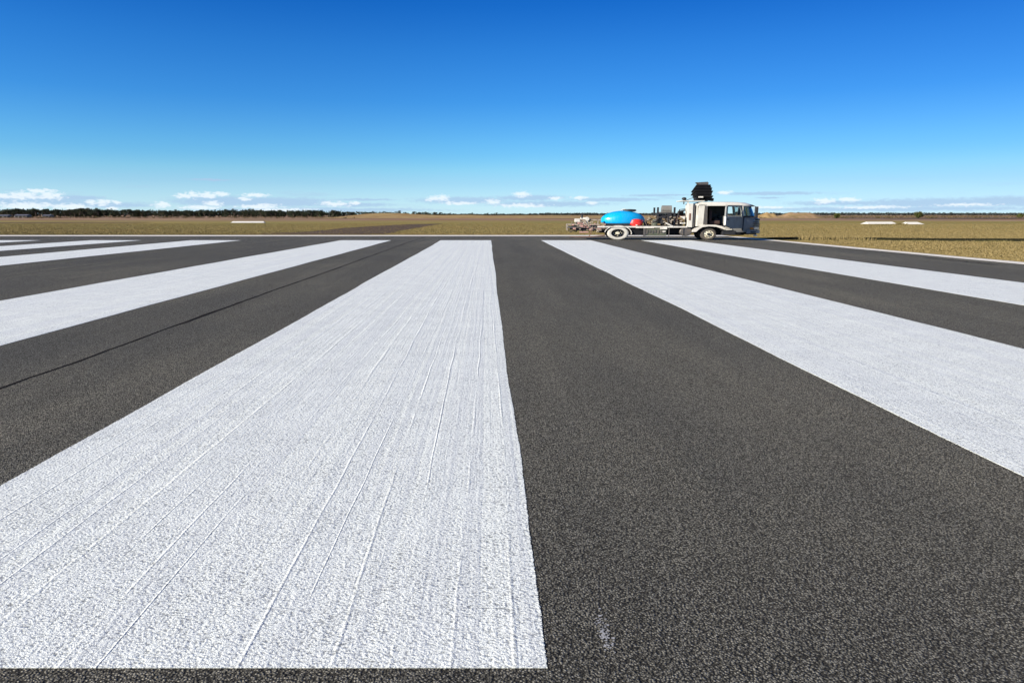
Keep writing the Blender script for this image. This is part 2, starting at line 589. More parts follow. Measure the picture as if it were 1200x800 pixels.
def joint(name, x0, y0, y1, wdt, mat, z=0.003, amp=0.02, seed=1):
    n = 260
    r_ = np.random.default_rng(seed)
    ys = y0 + (y1 - y0) * np.linspace(0, 1, n) ** 1.7
    wob = np.convolve(r_.normal(0, 1, n + 8), np.ones(9) / 9, 'valid') * amp * 2
    ww = wdt * (0.55 + 0.5 * np.abs(np.convolve(r_.normal(0, 1, n + 4), np.ones(5) / 5, 'valid')) * 2)
    V = np.concatenate([np.stack([x0 + wob - ww / 2, ys, np.full(n, z)], 1), np.stack([x0 + wob + ww / 2, ys, np.full(n, z)], 1)])
    i = np.arange(n - 1)
    f = np.stack([i, i + n, i + n + 1, i + 1], -1).reshape(-1)
    return tag(link(name, mesh_np(name, V, f, 4), mat), kind='structure')


M_seal = paint('bitumen_seal', (0.012, 0.011, 0.009), 0.9, amt=0.1, spec=0.05)
M_seal2 = paint('old_seal', (0.038, 0.035, 0.030), 0.95, amt=0.1, spec=0.05)
joint('paving_joint', (482 - 571.5) / 31.9 * H * 1.017 + 0.0, -10, END_Y - 4, 0.06, M_seal, 0.003, 0.026, 3)
joint('paving_joint', (323 - 571.5) / 31.9 * H * 1.017, 4, END_Y - 4, 0.05, M_seal2, 0.003, 0.03, 5)
joint('paving_joint', EDGE_X - 1.3, 24, 44, 0.09, M_seal2, 0.003, 0.04, 9)
pj = at(1163, 309)
joint('paving_joint', pj.x - 0.3, pj.y - 0.6, pj.y + 3.5, 0.16, M_seal, 0.0035, 0.03, 11)


def smear(cx, cy, n, rx, ry, seed):
    """a few white paint specks scuffed onto the asphalt"""
    r_ = np.random.default_rng(seed)
    V, F = [], []
    for i in range(n):
        px, py = cx + r_.normal(0, rx), cy + r_.normal(0, ry)
        s_ = abs(r_.normal(0.002, 0.0015)) + 0.001
        b_ = len(V)
        for q in range(5):
            a = q * 1.2566 + r_.uniform(-.3, .3)
            V.append((px + s_ * math.cos(a) * 1.3, py + s_ * math.sin(a), 0.002 + i * 2e-5))
        F += [b_, b_ + 1, b_ + 2, b_ + 3, b_ + 4]
    return mesh_np('paint_specks', np.array(V), np.array(F), 5)


sm = at(708, 742)
tag(link('paint_specks', smear(sm.x, sm.y, 110, 0.015, 0.07, 4), paint('worn_specks', (0.34, 0.34, 0.33), .8)), kind='stuff')

# strip beyond the right edge: truck shadow and ditch shade put into its colour
M_ditch_shade = soil_mat('ditch_shade_soil', (0.020, 0.018, 0.009), (0.036, 0.030, 0.014), 2.0)


def ribbon(name, pts, wid, z, mat, jag=0.3, step=0.5, seed=2):
    r_ = np.random.default_rng(seed)
    P_ = []
    for a, b_ in zip(pts, pts[1:]):
        L_ = (Vector(b_) - Vector(a)).length
        for t in np.arange(0, 1, step / L_): P_.append(Vector(a).lerp(Vector(b_), float(t)))
    n = len(P_)
    X = np.array([p.x for p in P_]); Y = np.array([p.y for p in P_])
    ww = wid[0] + (wid[1] - wid[0]) * np.linspace(0, 1, n)
    a_ = ww * (0.5 + jag * r_.uniform(-1, 1, n)); b_ = ww * (0.5 + jag * r_.uniform(-1, 1, n))
    V = np.concatenate([np.stack([X, Y - a_, np.full(n, z)], 1), np.stack([X, Y + b_, np.full(n, z)], 1)])
    i = np.arange(n - 1)
    f = np.stack([i, i + 1, i + n + 1, i + n], -1).reshape(-1)
    return tag(link(name, mesh_np(name, V, f, 4), mat), kind='structure')


ribbon('ditch_shade', [at(905, 279.6), at(1000, 279.6), at(1100, 280.8), at(1260, 281.3), at(1500, 281.5)], (2.6, 2.0), -0.022, M_ditch_shade)


def patch(name, pts, z, mat, jag=0.5, seed=3, n_in=26):
    """an irregular flat patch of ground with a ragged outline"""
    r_ = random.Random(seed)
    out = []
    P_ = [at(*p) for p in pts]
    for a, b_ in zip(P_, P_[1:] + P_[:1]):
        for t in range(n_in):
            q = a.lerp(b_, t / n_in)
            out.append((q.x + r_.uniform(-1, 1) * jag * 1.5, q.y + r_.uniform(-1, 1) * jag, z))
    bm = bmesh.new()
    f = bm.faces.new([bm.verts.new(v) for v in out])
    bmesh.ops.triangulate(bm, faces=[f])
    me = bpy.data.meshes.new(name)
    bm.to_mesh(me); bm.free()
    return tag(link(name, me, mat), kind='structure')


PATCH = [(290, 273.6), (330, 272.4), (352, 271.8), (380, 269.6), (400, 267.2), (420, 266.0), (440, 264.6), (462, 263.6), (484, 262.5), (520, 262.0),
         (506, 263.8), (490, 266.6), (480, 268.5), (470, 269.8), (461, 272.4), (450, 274.0), (410, 274.4), (340, 274.4)]
patch('bare_soil', PATCH, -0.018, M_burnt, 0.35, n_in=16)
patch('bare_soil', [(-60, 260.8), (60, 260.4), (170, 260.3), (170, 260.9), (60, 261.3), (-60, 261.5)], -0.016, M_burnt, 1.4, 8)
patch('bare_soil', [(1220, 254.9), (1090, 255.3), (985, 255.2), (985, 256.4), (1090, 256.7), (1220, 256.2)], -0.014, M_burnt, 3.0, 9)


# ------------------------------------------------------------------ grass
def leaf_mat(name, a, b_, c_):
    m_, k, b = new_mat(name)
    P = k.n('ShaderNodeTexCoord').outputs['Object']
    oi = k.n('ShaderNodeObjectInfo').outputs['Random']
    n = k.noise(P, 0.9, 4, 0.7)
    t = k.n('ShaderNodeAttribute', attribute_name='tone').outputs['Fac']
    col = k.mix(k.ss(k.m('ADD', k.m('MULTIPLY', n, 0.4), k.m('MULTIPLY', t, 0.6)), 0.25, 0.8), a, b_)
    col = k.mix(k.ss(oi, 0.55, 1.0, 0.0, 0.75), col, c_)
    k.put(b.inputs['Base Color'], col)
    b.inputs['Roughness'].default_value = 0.75
    b.inputs['Specular IOR Level'].default_value = 0.2
    return m_


def grass_mat():
    m_, k, b = new_mat('grass_blades')
    P = k.n('ShaderNodeTexCoord').outputs['Object']
    at_ = k.n('ShaderNodeAttribute', attribute_name='tone').outputs['Fac']
    c = k.mix(k.ss(at_, 0.0, 0.5), (0.125, 0.104, 0.036), (0.235, 0.178, 0.072))
    c = k.mix(k.ss(at_, 0.5, 1.0), c, (0.35, 0.27, 0.13))
    k.put(b.inputs['Base Color'], c)
    b.inputs['Roughness'].default_value = 0.85
    b.inputs['Specular IOR Level'].default_value = 0.15
    return m_


M_blade = grass_mat()


def grass(name, samples, hlo, hhi, wlo, whi, blades=3, lean=0.5, tone=(0, 1)):
    """samples: (n,2) tuft positions"""
    n = len(samples)
    P_ = np.repeat(samples, blades, 0) + rng.normal(0, 0.05, (n * blades, 2))
    N = len(P_)
    a = rng.uniform(0, 2 * np.pi, N)
    hh = rng.uniform(hlo, hhi, N)
    ww = rng.uniform(wlo, whi, N) * 0.5
    lx, ly = rng.normal(0, lean, N) * hh, rng.normal(0, lean, N) * hh
    z0 = np.full(N, -0.035)
    A = np.stack([P_[:, 0] - np.cos(a) * ww, P_[:, 1] - np.sin(a) * ww, z0], 1)
    B = np.stack([P_[:, 0] + np.cos(a) * ww, P_[:, 1] + np.sin(a) * ww, z0], 1)
    C = np.stack([P_[:, 0] + lx, P_[:, 1] + ly, hh - 0.03], 1)
    V = np.stack([A, B, C], 1).reshape(-1, 3)
    me = mesh_np(name, V, np.arange(3 * N), 3)
    t = np.repeat(np.clip(rng.normal(0.5, 0.17, N), 0, 1) * (tone[1] - tone[0]) + tone[0], 3)
    at_ = me.attributes.new('tone', 'FLOAT', 'POINT')
    if len(at_.data) == len(t):
        at_.data.foreach_set('value', t.astype(np.float32))
    return tag(link(name, me, M_blade), kind='stuff')


def keep_strip(p):
    """leave the painted shade strip thinly covered"""
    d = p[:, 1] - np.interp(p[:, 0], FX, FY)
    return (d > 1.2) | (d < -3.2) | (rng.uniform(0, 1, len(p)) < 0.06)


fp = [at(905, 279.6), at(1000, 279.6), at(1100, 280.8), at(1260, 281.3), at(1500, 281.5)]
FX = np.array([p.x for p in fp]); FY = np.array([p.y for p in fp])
a1 = np.stack([EDGE_X + 0.45 + rng.uniform(0, 1, 70000) ** 1.3 * 40, rng.uniform(17, 62, 70000)], 1)
a1 = a1[keep_strip(a1)]
n2_ = 110000
yy = END_Y + 0.25 + rng.uniform(0, 1, n2_) ** 1.4 * 75
a2 = np.stack([rng.uniform(-0.80, 0.85, n2_) * yy, yy], 1)
a2 = a2[keep_strip(a2)]
a3 = np.stack([EDGE_X + 0.46 + np.abs(rng.normal(0, 0.12, 5000)), rng.uniform(15, END_Y, 5000)], 1)
a4 = np.stack([rng.uniform(-50, EDGE_X, 5000), END_Y + 0.32 + np.abs(rng.normal(0, 0.12, 5000))], 1)


def outside(p, pix):
    q_ = np.array([[at(*v).x, at(*v).y] for v in pix])
    ins = np.zeros(len(p), bool)
    j = len(q_) - 1
    for i in range(len(q_)):
        c_ = (q_[i, 1] > p[:, 1]) != (q_[j, 1] > p[:, 1])
        xx_ = (q_[j, 0] - q_[i, 0]) * (p[:, 1] - q_[i, 1]) / (q_[j, 1] - q_[i, 1] + 1e-9) + q_[i, 0]
        ins ^= c_ & (p[:, 0] < xx_)
        j = i
    return ~ins | (rng.uniform(0, 1, len(p)) < 0.22)


a2 = a2[outside(a2, PATCH)]
grass('grass', np.concatenate([a1, a2, a3, a4]), 0.03, 0.058, 0.03, 0.09, 3, 0.8)
# blades coloured dark to carry the strip's painted shade
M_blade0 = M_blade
M_blade = leaf_mat('shade_blades', (0.018, 0.018, 0.007), (0.040, 0.034, 0.013), (0.03, 0.028, 0.01))
wx = rng.uniform(fp[0].x, fp[-1].x, 16000)
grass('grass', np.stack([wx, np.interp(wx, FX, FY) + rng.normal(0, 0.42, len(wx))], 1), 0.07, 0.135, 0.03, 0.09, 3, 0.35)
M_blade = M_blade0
# taller seed stalks in front of the dark strip
ts = np.stack([rng.uniform(at(935, 280).x, at(1012, 280).x, 260), rng.normal(0, 0.8, 260)], 1)
ts[:, 1] += np.interp(ts[:, 0], FX, FY) - 1.0
ts = ts[ts[:, 0] > EDGE_X + .6]
grass('grass', ts, 0.12, 0.42, 0.02, 0.05, 3, 0.2, (0.2, 0.9))

# ------------------------------------------------------------------ mounds
def mound(name, x0, x1, dist, height, depth, mat, seed=1, flat=0.35, kind='structure'):
    """a low heap of soil, real and round, built from a displaced grid"""
    r_ = np.random.default_rng(seed)
    A, B = across(x0, dist), across(x1, dist)
    L_ = B.x - A.x
    nx, ny = 90, 30
    u = np.linspace(0, 1, nx); v = np.linspace(-1, 1, ny)
    Uu, Vv = np.meshgrid(u, v)
    prof = np.clip(np.minimum(Uu, 1 - Uu) / flat, 0, 1)
    prof = prof * prof * (3 - 2 * prof)
    lump = np.zeros_like(Uu)
    for i in range(10):
        fx, fy, ph, ph2 = r_.uniform(3, 30), r_.uniform(1, 6), r_.uniform(0, 6), r_.uniform(0, 6)
        lump += np.sin(Uu * fx + ph) * np.sin(Vv * fy + ph2) / (fx ** 0.6)
    prof = prof * (1 + 0.42 * lump)
    Z = height * prof * np.cos(Vv * np.pi / 2) ** 1.2 - 0.05
    V = np.stack([(A.x + Uu * L_).ravel(), (dist + Vv * depth).ravel(), Z.ravel()], 1)
    i = np.arange(nx - 1)[None, :] + nx * np.arange(ny - 1)[:, None]
    f = np.stack([i, i + 1, i + nx + 1, i + nx], -1).reshape(-1)
    me = mesh_np(name, V, f, 4)
    for p in me.polygons: p.use_smooth = True
    o = link(name, me, mat)
    return tag(o, kind=kind)


M_mound2 = soil_mat('grass_mound_soil', (0.33, 0.235, 0.10), (0.27, 0.17, 0.07), 0.12)
mound('hill', 904, 968, 300, 2.35, 9, M_mound, 3, 0.36)
mound('hill', 884, 915, 330, 2.2, 10, M_mound2, 5, 0.4)
mound('hill', 372, 800, 335, 1.55, 25, M_mound2, 8, 0.15)


# ------------------------------------------------------------------ trees
M_leaf = leaf_mat('gum_leaves', (0.016, 0.022, 0.011), (0.045, 0.055, 0.024), (0.065, 0.060, 0.028))
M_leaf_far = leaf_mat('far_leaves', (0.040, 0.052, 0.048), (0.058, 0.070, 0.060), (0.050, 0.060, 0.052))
M_bush = leaf_mat('bush_leaves', (0.055, 0.065, 0.014), (0.110, 0.115, 0.028), (0.09, 0.09, 0.03))
M_bark = paint('bark', (0.075, 0.060, 0.045), 0.9, amt=0.5)


def leafy(clumps, per, leaf, seed):
    """quads scattered in clump shells"""
    r_ = np.random.default_rng(seed)
    V, T = [], []
    for (cx, cy, cz, rx, ry, rz) in clumps:
        n = per
        d = r_.normal(0, 1, (n, 3)); d /= np.linalg.norm(d, axis=1)[:, None]
        rad = r_.uniform(0.45, 1.08, n)[:, None]
        p = d * rad * np.array([rx, ry, rz]) + np.array([cx, cy, cz])
        a = r_.normal(0, 1, (n, 3)); a /= np.linalg.norm(a, axis=1)[:, None]
        b_ = np.cross(a, r_.normal(0, 1, (n, 3))); b_ /= np.linalg.norm(b_, axis=1)[:, None]
        s_ = r_.uniform(0.5, 1.3, n)[:, None] * leaf
        q = np.stack([p - a * s_, p + b_ * s_ * 0.6, p + a * s_, p - b_ * s_ * 0.6], 1)
        V.append(q.reshape(-1, 3))
        T.append(np.repeat(np.clip(r_.normal(0.5, 0.25, n) + r_.normal(0, .1), 0, 1), 4))
    V = np.concatenate(V); T = np.concatenate(T)
    V[:, 2] = np.maximum(V[:, 2], 0.02)
    me = mesh_np('crown', V, np.arange(len(V)), 4)
    at_ = me.attributes.new('tone', 'FLOAT', 'POINT')
    if len(at_.data) == len(T):
        at_.data.foreach_set('value', T.astype(np.float32))
    return me


def tree_meshes(seed, h=5.5, wdt=3.2, style=0):
    r_ = random.Random(seed)
    tr = MB()
    top = Vector((r_.uniform(-.4, .4), 0, h * 0.62))
    tr.tube([(0, 0, -0.1), (r_.uniform(-.15, .15), 0, h * .25), top], [0.22, 0.16, 0.08], 6)
    clumps = []
    for i in range(9 + r_.randint(0, 4)):
        a = r_.uniform(0, 6.28)
        q = r_.uniform(0.15, 1.0)
        zc = h * (r_.uniform(0.30, 0.86) if style == 0 else r_.uniform(0.5, 0.9))
        spread = wdt * q * (1.0 - max(0, (zc / h - 0.55)) * 1.3)
        c = Vector((math.cos(a) * spread, math.sin(a) * spread * 0.6, zc))
        s0 = Vector((0, 0, h * r_.uniform(.22, .5)))
        tr.tube([s0, s0.lerp(c, .55) + Vector((0, 0, -.15)), c], [0.09, 0.06, 0.02], 5)
        k = r_.uniform(0.7, 1.35)
        clumps.append((c.x, c.y, c.z, 1.05 * k, 0.85 * k, 0.58 * k))
    me_t = bpy.data.meshes.new('trunk')
    bmesh.ops.recalc_face_normals(tr.bm, faces=tr.bm.faces)
    tr.bm.to_mesh(me_t); tr.bm.free()
    return me_t, leafy(clumps, 120, 0.19, seed)


VARS = [tree_meshes(20 + i, 5.6 + 0.35 * (i % 3), 2.6 + 0.45 * (i % 4), i % 2) for i in range(7)]
for mt, mc in VARS:
    mt.materials.append(M_bark); mc.materials.append(M_leaf)


def tree(x, dist, s, label, group=None, kind=None, v=None, name='gum_tree', cat='tree', sx=1.0):
    mt, mc = VARS[(random.randrange(7) if v is None else v)]
    root = empty(name, across(x, dist, -0.03), random.uniform(-.5, .5))
    root.scale = (s * sx, s, s)
    tag(root, label, cat, group)
    link('trunk', mt, None, root)
    link('crown', mc, None, root)
    return root


def top_line(x):
    """how tall the tree line stands, photograph rows above the horizon"""
    return float(np.interp(x, [-80, 0, 20, 45, 60, 80, 95, 140, 200, 290, 330, 400, 420, 470, 505, 525],
                           [6, 4.5, 7.5, 6.5, 7, 5.5, 7, 5.5, 5.0, 5.6, 5.0, 4.6, 4.3, 3.8, 3.2, 2.4]))


GL = 'dark green gum tree in the dense tree line along the left horizon'
x = -70.0
while x < 395:
    dist = random.uniform(395, 430)
    hh = H + (top_line(x) + random.uniform(-1.3, 0.8)) / 828 * dist
    tree(x, dist, max(0.45, hh / 5.6), GL, 'trees of the dense line on the left horizon', sx=random.uniform(.9, 1.35))
    x += random.uniform(4.2, 7.0)
GM = 'small dark tree at the thinning right-hand end of the tree line'
while x < 528:
    dist = random.uniform(430, 470)
    hh = H + (top_line(x) + random.uniform(-1.4, 0.5)) / 828 * dist
    tree(x, dist, max(0.35, hh / 5.6), GM, 'small trees at the thinning end of the tree line', sx=random.uniform(1.0, 1.6))
    x += random.uniform(5.5, 10)
# separate silhouettes further along
for (xx, hw, rows, lab) in [(552, 2.4, 1.9, 'tiny dark tree standing alone, first to the right of the tree line'),
                            (570, 2.6, 1.6, 'tiny low wide tree on the horizon, middle one of three lone trees'),
                            (580.5, 1.6, 2.0, 'tiny narrow dark tree on the horizon above the long central stripe'),
                            (609, 2.2, 1.2, 'faint tiny tree on the horizon just left of the low far wood')]:
    tree(xx, 455, (H + rows / 828 * 455) / 5.6, lab, v=2, sx=1.2)

# masses of far wood behind and beyond the single trees
def wood(name, x0, x1, dist, rows, seed, mat, per=7, leaf=0.6, dens=1.0, depth=30):
    r_ = np.random.default_rng(seed)
    cl = []
    A, B = across(x0, dist).x, across(x1, dist).x
    n = int((B - A) / 3.0 * dens)
    for i in range(n):
        t = r_.uniform(0, 1)
        px_ = x0 + (x1 - x0) * t
        top = H + (rows(px_) + r_.uniform(-.9, .25)) / 828 * dist
        d_ = dist + r_.uniform(0, depth)
        X = (px_ - 571.5) / 814 * d_
        rz_ = top * 0.5
        cl.append((X, d_, top - rz_ * r_.uniform(0.75, 1.0), r_.uniform(2.0, 4.6), 2.5, rz_))
    me = leafy(cl, per, leaf, seed)
    me.name = name
    return tag(link(name, me, mat), kind='stuff')


wood('far_wood', -120, 400, 424, lambda q: top_line(q) - 0.8, 5, M_leaf, 80, 0.6, 3.0, 12)
wood('far_wood', 385, 520, 490, lambda q: top_line(q) - 1.6, 6, M_leaf, 40, 0.5, 2.0, 14)
right_rows = lambda q: float(np.interp(q, [500, 610, 625, 645, 700, 780, 900, 980, 1060, 1200, 1300],
                                       [0.2, 0.3, 0.9, 1.5, 1.3, 1.1, 1.5, 1.8, 1.7, 1.5, 1.4]))
wood('far_wood', 500, 1320, 1200, right_rows, 9, M_leaf_far, 34, 1.3, 2.8, 60)
# low scrub scattered over the bare ground to the right and left, in front of the woods
def scrub(seed, x0, x1, d0, d1, n, hlo, hhi, mat):
    r_ = np.random.default_rng(seed)
    cl = []
    for i in range(n):
        d_ = r_.uniform(d0, d1)
        px_ = r_.uniform(x0, x1)
        hh = r_.uniform(hlo, hhi)
        cl.append(((px_ - 571.5) / 814 * d_, d_, hh * 0.45, hh * r_.uniform(1.2, 3.5), hh, hh * 0.55))
    me = leafy(cl, 16, 0.22, seed)
    me.name = 'scrub'
    return tag(link('scrub', me, mat), kind='stuff')


M_scrub = leaf_mat('scrub_leaves', (0.075, 0.058, 0.024), (0.15, 0.105, 0.045), (0.10, 0.08, 0.03))
scrub(31, 880, 1260, 300, 620, 900, 0.3, 1.1, M_scrub)
scrub(32, -100, 420, 300, 400, 420, 0.3, 1.0, M_scrub)
scrub(33, 400, 880, 400, 700, 420, 0.2, 0.8, M_scrub)


def bush(x, dist, wpx, hpx, seed, label):
    wd = wpx / 814 * dist / 2
    hh = hpx / 828 * dist
    r_ = random.Random(seed)
    cl = []
    for i in range(12):
        a, q = r_.uniform(0, 6.28), r_.uniform(0, .62)
        cl.append((math.cos(a) * q * wd, math.sin(a) * q * wd * .7, hh * r_.uniform(.3, .66), wd * .42, wd * .4, hh * .32))
    root = empty('bush', across(x, dist, -0.03))
    tag(root, label, 'bush')
    st = MB()
    for i in range(6):
        a = r_.uniform(0, 6.28)
        st.tube([(math.cos(a) * .1, math.sin(a) * .1, 0), (math.cos(a) * wd * .3, math.sin(a) * wd * .3, hh * .5)], [.06, .03], 5)
    st.build('stem', M_bark, root)
    me = leafy(cl, 150, 0.2, seed)
    link('crown', me, M_bush, root)
    return root


bush(1077, 305, 12.5, 8.6, 3, 'rounded olive green bush, the larger of the two on the right')
bush(980.5, 310, 9.5, 6.2, 4, 'small dark green bush standing just right of the sandy mound')
bush(1196, 330, 9, 5.5, 6, 'small dark bush at the far right edge of the horizon')


# ------------------------------------------------------------------ sheds below the left trees
M_shed = paint('shed_steel', (0.13, 0.125, 0.115), 0.5, 0.2, amt=0.3)
M_shed_roof = paint('shed_roof', (0.19, 0.185, 0.175), 0.45, 0.3, amt=0.25)
M_dark = paint('dark_opening', (0.02, 0.02, 0.022), 0.8, amt=0.1)


def shed(x0, x1, dist, hh, label, bays):
    A, B = across(x0, dist), across(x1, dist)
    L_ = B.x - A.x
    root = empty('shed', A)
    tag(root, label, 'shed')
    MB().box(0, L_, 0.0, 4.0, -0.05, hh).build('wall', M_shed, root)
    rf = MB()
    rf.prism([(-0.3, hh + .002), (4.3, hh + .002), (2.0, hh + 0.5)], -0.3, L_ + 0.3, 'x')
    rf.build('roof', M_shed_roof, root)
    for i in range(bays):
        a = L_ * (i + .18) / bays
        MB().box(a, a + L_ * .6 / bays, -0.03, -0.003, 0.05, hh * .8).build('doorway', M_dark, root)


shed(16.5, 30.5, 350, 1.15, 'long low grey shed with dark bays under the left trees', 3)
shed(49, 57, 360, 1.05, 'short pale shed right of the long grey shed under the trees', 2)
shed(-2, 8, 356, 1.0, 'low grey shed at the left edge of the photo under trees', 2)


# ------------------------------------------------------------------ white gable markers in the grass
M_white = paint('marker_white', (0.72, 0.68, 0.58), 0.5, amt=0.12)


def marker(x0, x1, yb, ht, label, group=None, taper=(0.0, 0.0)):
    A, B = at(x0, yb), at(x1, yb)
    L_ = B.x - A.x
    root = empty('gable_marker', (A.x, A.y, -0.03), math.atan2(B.y - A.y, L_))
    tag(root, label, 'runway marker', group)
    b_ = MB()
    hw = 0.75
    pr = [(-hw, 0.06), (hw, 0.06), (0.06, ht), (-0.06, ht)]
    n = 4
    # tent of sheet panels with hipped ends
    xs = [0, max(taper[0], .02), L_ - max(taper[1], .02), L_]
    hs_ = [0.12 if taper[0] else 1, 1, 1, 0.12 if taper[1] else 1]
    rings = []
    for X, s_ in zip(xs, hs_):
        rings.append([b_.bm.verts.new((X, u, 0.06 + (v - 0.06) * s_)) for u, v in pr])
    for P_, Q_ in zip(rings, rings[1:]):
        for k in range(4):
            b_.bm.faces.new((P_[k], P_[(k + 1) % 4], Q_[(k + 1) % 4], Q_[k]))
    b_.bm.faces.new(rings[0]); b_.bm.faces.new(list(reversed(rings[-1])))
    b_.build('panel', M_white, root)
    for i in range(4):
        X = 0.3 + (L_ - .6) * i / 3
        for yy_ in (-hw + .05, hw - .05):
            MB().tube([(X, yy_, -.02), (X, yy_, .10)], .04, 6).build('foot', M_shed, root)
    return root


marker(271, 311.2, 261.2, 0.36, 'long white marker lying in the grass on the left, before the trees', None, (0.4, 0.4))
marker(1010.5, 1049.5, 262.6, 0.44, 'longer of the two white markers in the grass right of the truck', None, (0.7, 0.7))
marker(1057.5, 1080.5, 262.9, 0.44, 'shorter white marker, right-hand one of the pair in the grass on the right', None, (.5, 0.9))
tuf = at(1053, 263.2)
grass('grass', np.stack([rng.normal(tuf.x, .5, 90), rng.normal(tuf.y - .5, .3, 90)], 1), .12, .34, .1, .25, 3, .3, (0, .4))
tuf = at(1035, 263.4)
grass('grass', np.stack([rng.normal(tuf.x, .9, 70), rng.normal(tuf.y - .4, .3, 70)], 1), .06, .22, .1, .25, 3, .3, (0, .4))

# ================================================================== the line-marking truck
C0 = at(724, 281.0)
SX, SZ = 16.8, 17.1                     # photograph columns and rows per metre at the truck
TR = R(-5.0)                            # nose turned slightly towards the camera
truck = empty('marking_truck', (C0.x, C0.y, 0.0), TR)
tag(truck, 'white truck with a blue water tank parked on the runway, its door open', 'truck')
W = 2.35


def X(px): return (px - 724) / SX
def Z(py): return (281.0 - py) / SZ


M_board = paint('board_black', (0.008, 0.008, 0.009), 0.6, dirt=(0.02, 0.02, 0.02), amt=0.3, spec=0.2)
M_cream = paint('cream_paint', (0.70, 0.66, 0.57), 0.45, amt=0.35, scale=2.0)
M_cab = paint('cab_white', (0.68, 0.645, 0.55), 0.3, amt=0.30, scale=1.5)
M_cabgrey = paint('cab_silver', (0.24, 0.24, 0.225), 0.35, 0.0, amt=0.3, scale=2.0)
M_dirty = paint('grimy_cream', (0.36, 0.30, 0.22), 0.6, dirt=(0.10, 0.07, 0.05), amt=0.75, scale=4.0)
M_black = paint('black_plastic', (0.018, 0.018, 0.020), 0.5, dirt=(0.07, 0.06, 0.05), amt=0.3)
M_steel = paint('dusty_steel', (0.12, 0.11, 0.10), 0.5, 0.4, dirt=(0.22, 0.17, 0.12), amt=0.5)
M_rust = paint('rusty_iron', (0.17, 0.075, 0.045), 0.7, amt=0.5)
M_tyre = paint('tyre_rubber', (0.060, 0.052, 0.045), 0.85, dirt=(0.22, 0.18, 0.13), amt=0.6)
M_tyrew = paint('tyre_under_paint', (0.62, 0.59, 0.50), 0.75, dirt=(0.30, 0.27, 0.21), amt=0.5, scale=5)
M_rim = paint('rim_cream', (0.72, 0.66, 0.48), 0.45, amt=0.35, scale=4)
M_blue = paint('tank_blue', (0.003, 0.36, 0.70), 0.28, dirt=(0.10, 0.22, 0.34), amt=0.18, scale=1.5)
M_red = paint('red_plastic', (0.72, 0.035, 0.025), 0.35, dirt=(0.45, 0.10, 0.07), amt=0.2)
M_pink = paint('primer_pink', (0.50, 0.27, 0.22), 0.6, amt=0.4)
M_yel = paint('faded_yellow', (0.20, 0.135, 0.055), 0.5, amt=0.4)
M_green = paint('faded_green', (0.085, 0.10, 0.065), 0.6, amt=0.5)
M_hose = paint('hose', (0.035, 0.030, 0.028), 0.6, amt=0.4)
M_cloth = paint('seat_cloth', (0.045, 0.022, 0.020), 0.9, amt=0.2)
M_amber = paint('amber_lens', (0.65, 0.22, 0.02), 0.25, amt=0.1)


def glass_mat(tint=(0.90, 0.95, 0.94, 1)):
    m_, k, b = new_mat('tinted_glass')
    b.inputs['Base Color'].default_value = tint
    b.inputs['Roughness'].default_value = 0.03
    b.inputs['Transmission Weight'].default_value = 1.0
    b.inputs['IOR'].default_value = 1.05
    b.inputs['Specular IOR Level'].default_value = 0.8
    P = k.n('ShaderNodeTexCoord').outputs['Object']
    k.put(b.inputs['Roughness'], k.ss(k.noise(P, 3, 4), 0.4, 0.8, 0.02, 0.12))
    return m_


M_glass = glass_mat()
M_screen = glass_mat((0.22, 0.38, 0.40, 1))
M_screen.node_tree.nodes['Principled BSDF'].inputs['Coat Weight'].default_value = 1.0
M_screen.node_tree.nodes['Principled BSDF'].inputs['Coat IOR'].default_value = 2.0
M_lens, _k, _b = new_mat('lamp_lens')
_b.inputs['Base Color'].default_value = (0.75, 0.78, 0.78, 1)
_b.inputs['Roughness'].default_value = 0.12
_b.inputs['Metallic'].default_value = 0.5


